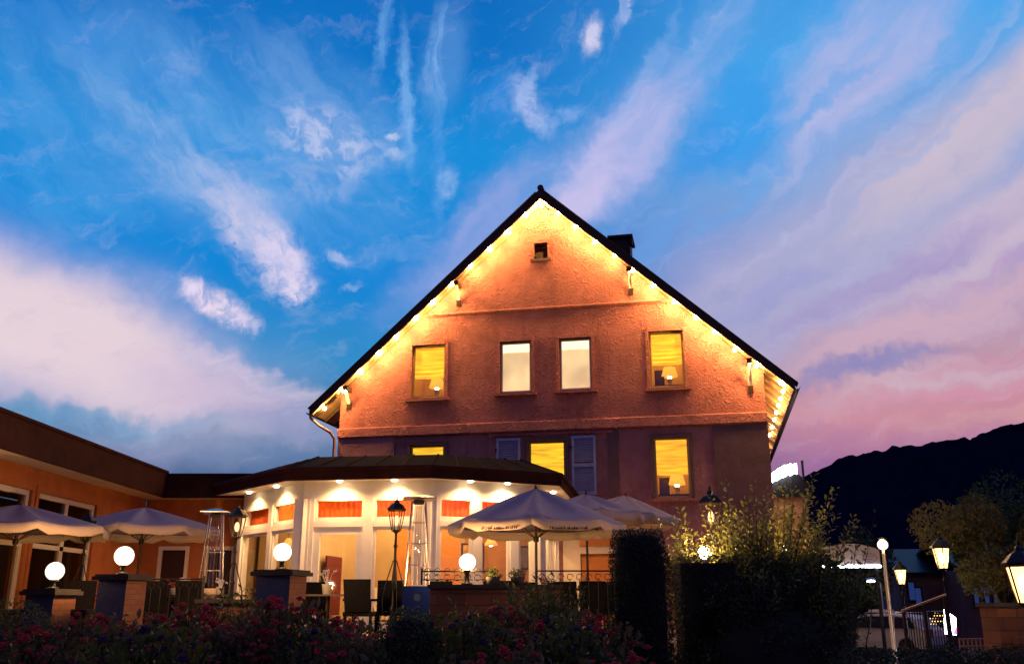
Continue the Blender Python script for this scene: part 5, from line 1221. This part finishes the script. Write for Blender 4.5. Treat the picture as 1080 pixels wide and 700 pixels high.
# far dark buildings with blue lit windows
m_blue = mat('blue_lit_pane', (.05, .1, .3), .4, emit=(.10, .22, .75), es=.10)
for X0, wid, hgt, Y, lb, wins in ((950, 48, 3.2, 48, 'dark far house with two blue-lit windows left of the tall lantern', ((961, 622, .7), (968, 628, .7))), (1018, 70, 3.4, 46, 'dark far house with blue-lit windows behind the low fence', ((1029, 628, .5), (1040, 628, .5), (1050, 625, .7), (1073, 628, .6)))):
    q0, q1 = at(X0, 630, Y), at(X0+wid, 630, Y); t = thing('far_house', lb, 'building', ((q0.x+q1.x)/2, Y, 0)); h = (q1.x-q0.x)/2
    mb = MB(); mb.box(-h, h, 0, 6, 0, hgt); mb.build('wall', m_dark, t)
    mb = MB(); mb.prism([(-h-.3, -.3, hgt), (h+.3, -.3, hgt), (h+.3, 3, hgt+1.3), (-h-.3, 3, hgt+1.3)], (0, 0, .15)); mb.prism([(-h-.3, 6.3, hgt), (h+.3, 6.3, hgt), (h+.3, 3, hgt+1.3), (-h-.3, 3, hgt+1.3)][::-1], (0, 0, .15)); mb.build('roof', m_iron, t)
    for wx, wy, ww in wins:
        c = at(wx, wy, Y); lx = c.x-(q0.x+q1.x)/2; mb = MB(); mb.box(lx-ww*.3, lx+ww*.3, -.06, -.003, c.z-.55, c.z+.45); wd = mb.build('window', m_iron, t)
        mb = MB(); mb.box(lx-ww*.2, lx+ww*.2, -.07, -.062, c.z-.47, c.z+.37); mb.build('pane', m_blue, wd)
# trees on the right
def tree(px, pyt, Y, rad, label, seed, m=m_leafg, n=9000, ls=.22):
    c = at(px, pyt, Y); t = thing('garden_tree', label, 'tree', (c.x, Y, 0), 0, 'trees by the car park'); rnd = random.Random(seed); H = c.z
    mb = MB(); mb.tube([(0, 0, 0), (.1, 0, H*.25), (-.05, .05, H*.5)], [.22, .17, .12], 8); limbs = []
    for k in range(9):
        a = k*.7+rnd.random(); e = Vector((math.cos(a)*rad*.7, math.sin(a)*rad*.7, H*rnd.uniform(.55, .92))); mb.tube([(0, 0, H*.3+rnd.uniform(0, .5)), e*.5+Vector((0, 0, H*.25)), e], [.08, .05, .02], 5); limbs.append(e)
    mb.build('trunk', m_stem, t, True); mb = MB(); limbs.append(Vector((0, 0, H*.88)))
    cl = [(e+Vector((rnd.gauss(0, .35*rad), rnd.gauss(0, .35*rad), rnd.gauss(0, .2*rad))), rad*rnd.uniform(.22, .48)) for e in limbs for _ in range(3)]
    for k in range(n):
        c_, r_ = rnd.choice(cl); d = Vector((rnd.gauss(0, 1), rnd.gauss(0, 1), rnd.gauss(0, .8))).normalized()*r_*rnd.uniform(.5, 1)**.5; leaf(mb, c_+d, ls*rnd.uniform(.6, 1.2), ls*.55, rnd)
    mb.build('crown', m, t)
tree(1043, 522, 27, 1.55, 'rounded olive-lit tree behind the large lantern at the right edge', 31, mat('leaf_olive', (.12, .10, .02), .6, .4, 2, trans=.25), 12000, .13)
tree(1085, 512, 40, 2.6, 'large tree cut by the right edge of the picture', 32)
tree(888, 575, 42, 1.8, 'small dark tree behind the pale canopy', 33, m_leafd)
tree(895, 612, 44, 1.2, 'low dim bush-like tree between the canopy and the car', 34, m_leafg, 5000)
lamp('car_park_fill_lantern', at(1000, 560, 33), 0.01)
bpy.data.objects.remove(bpy.data.objects['car_park_fill_lantern'])
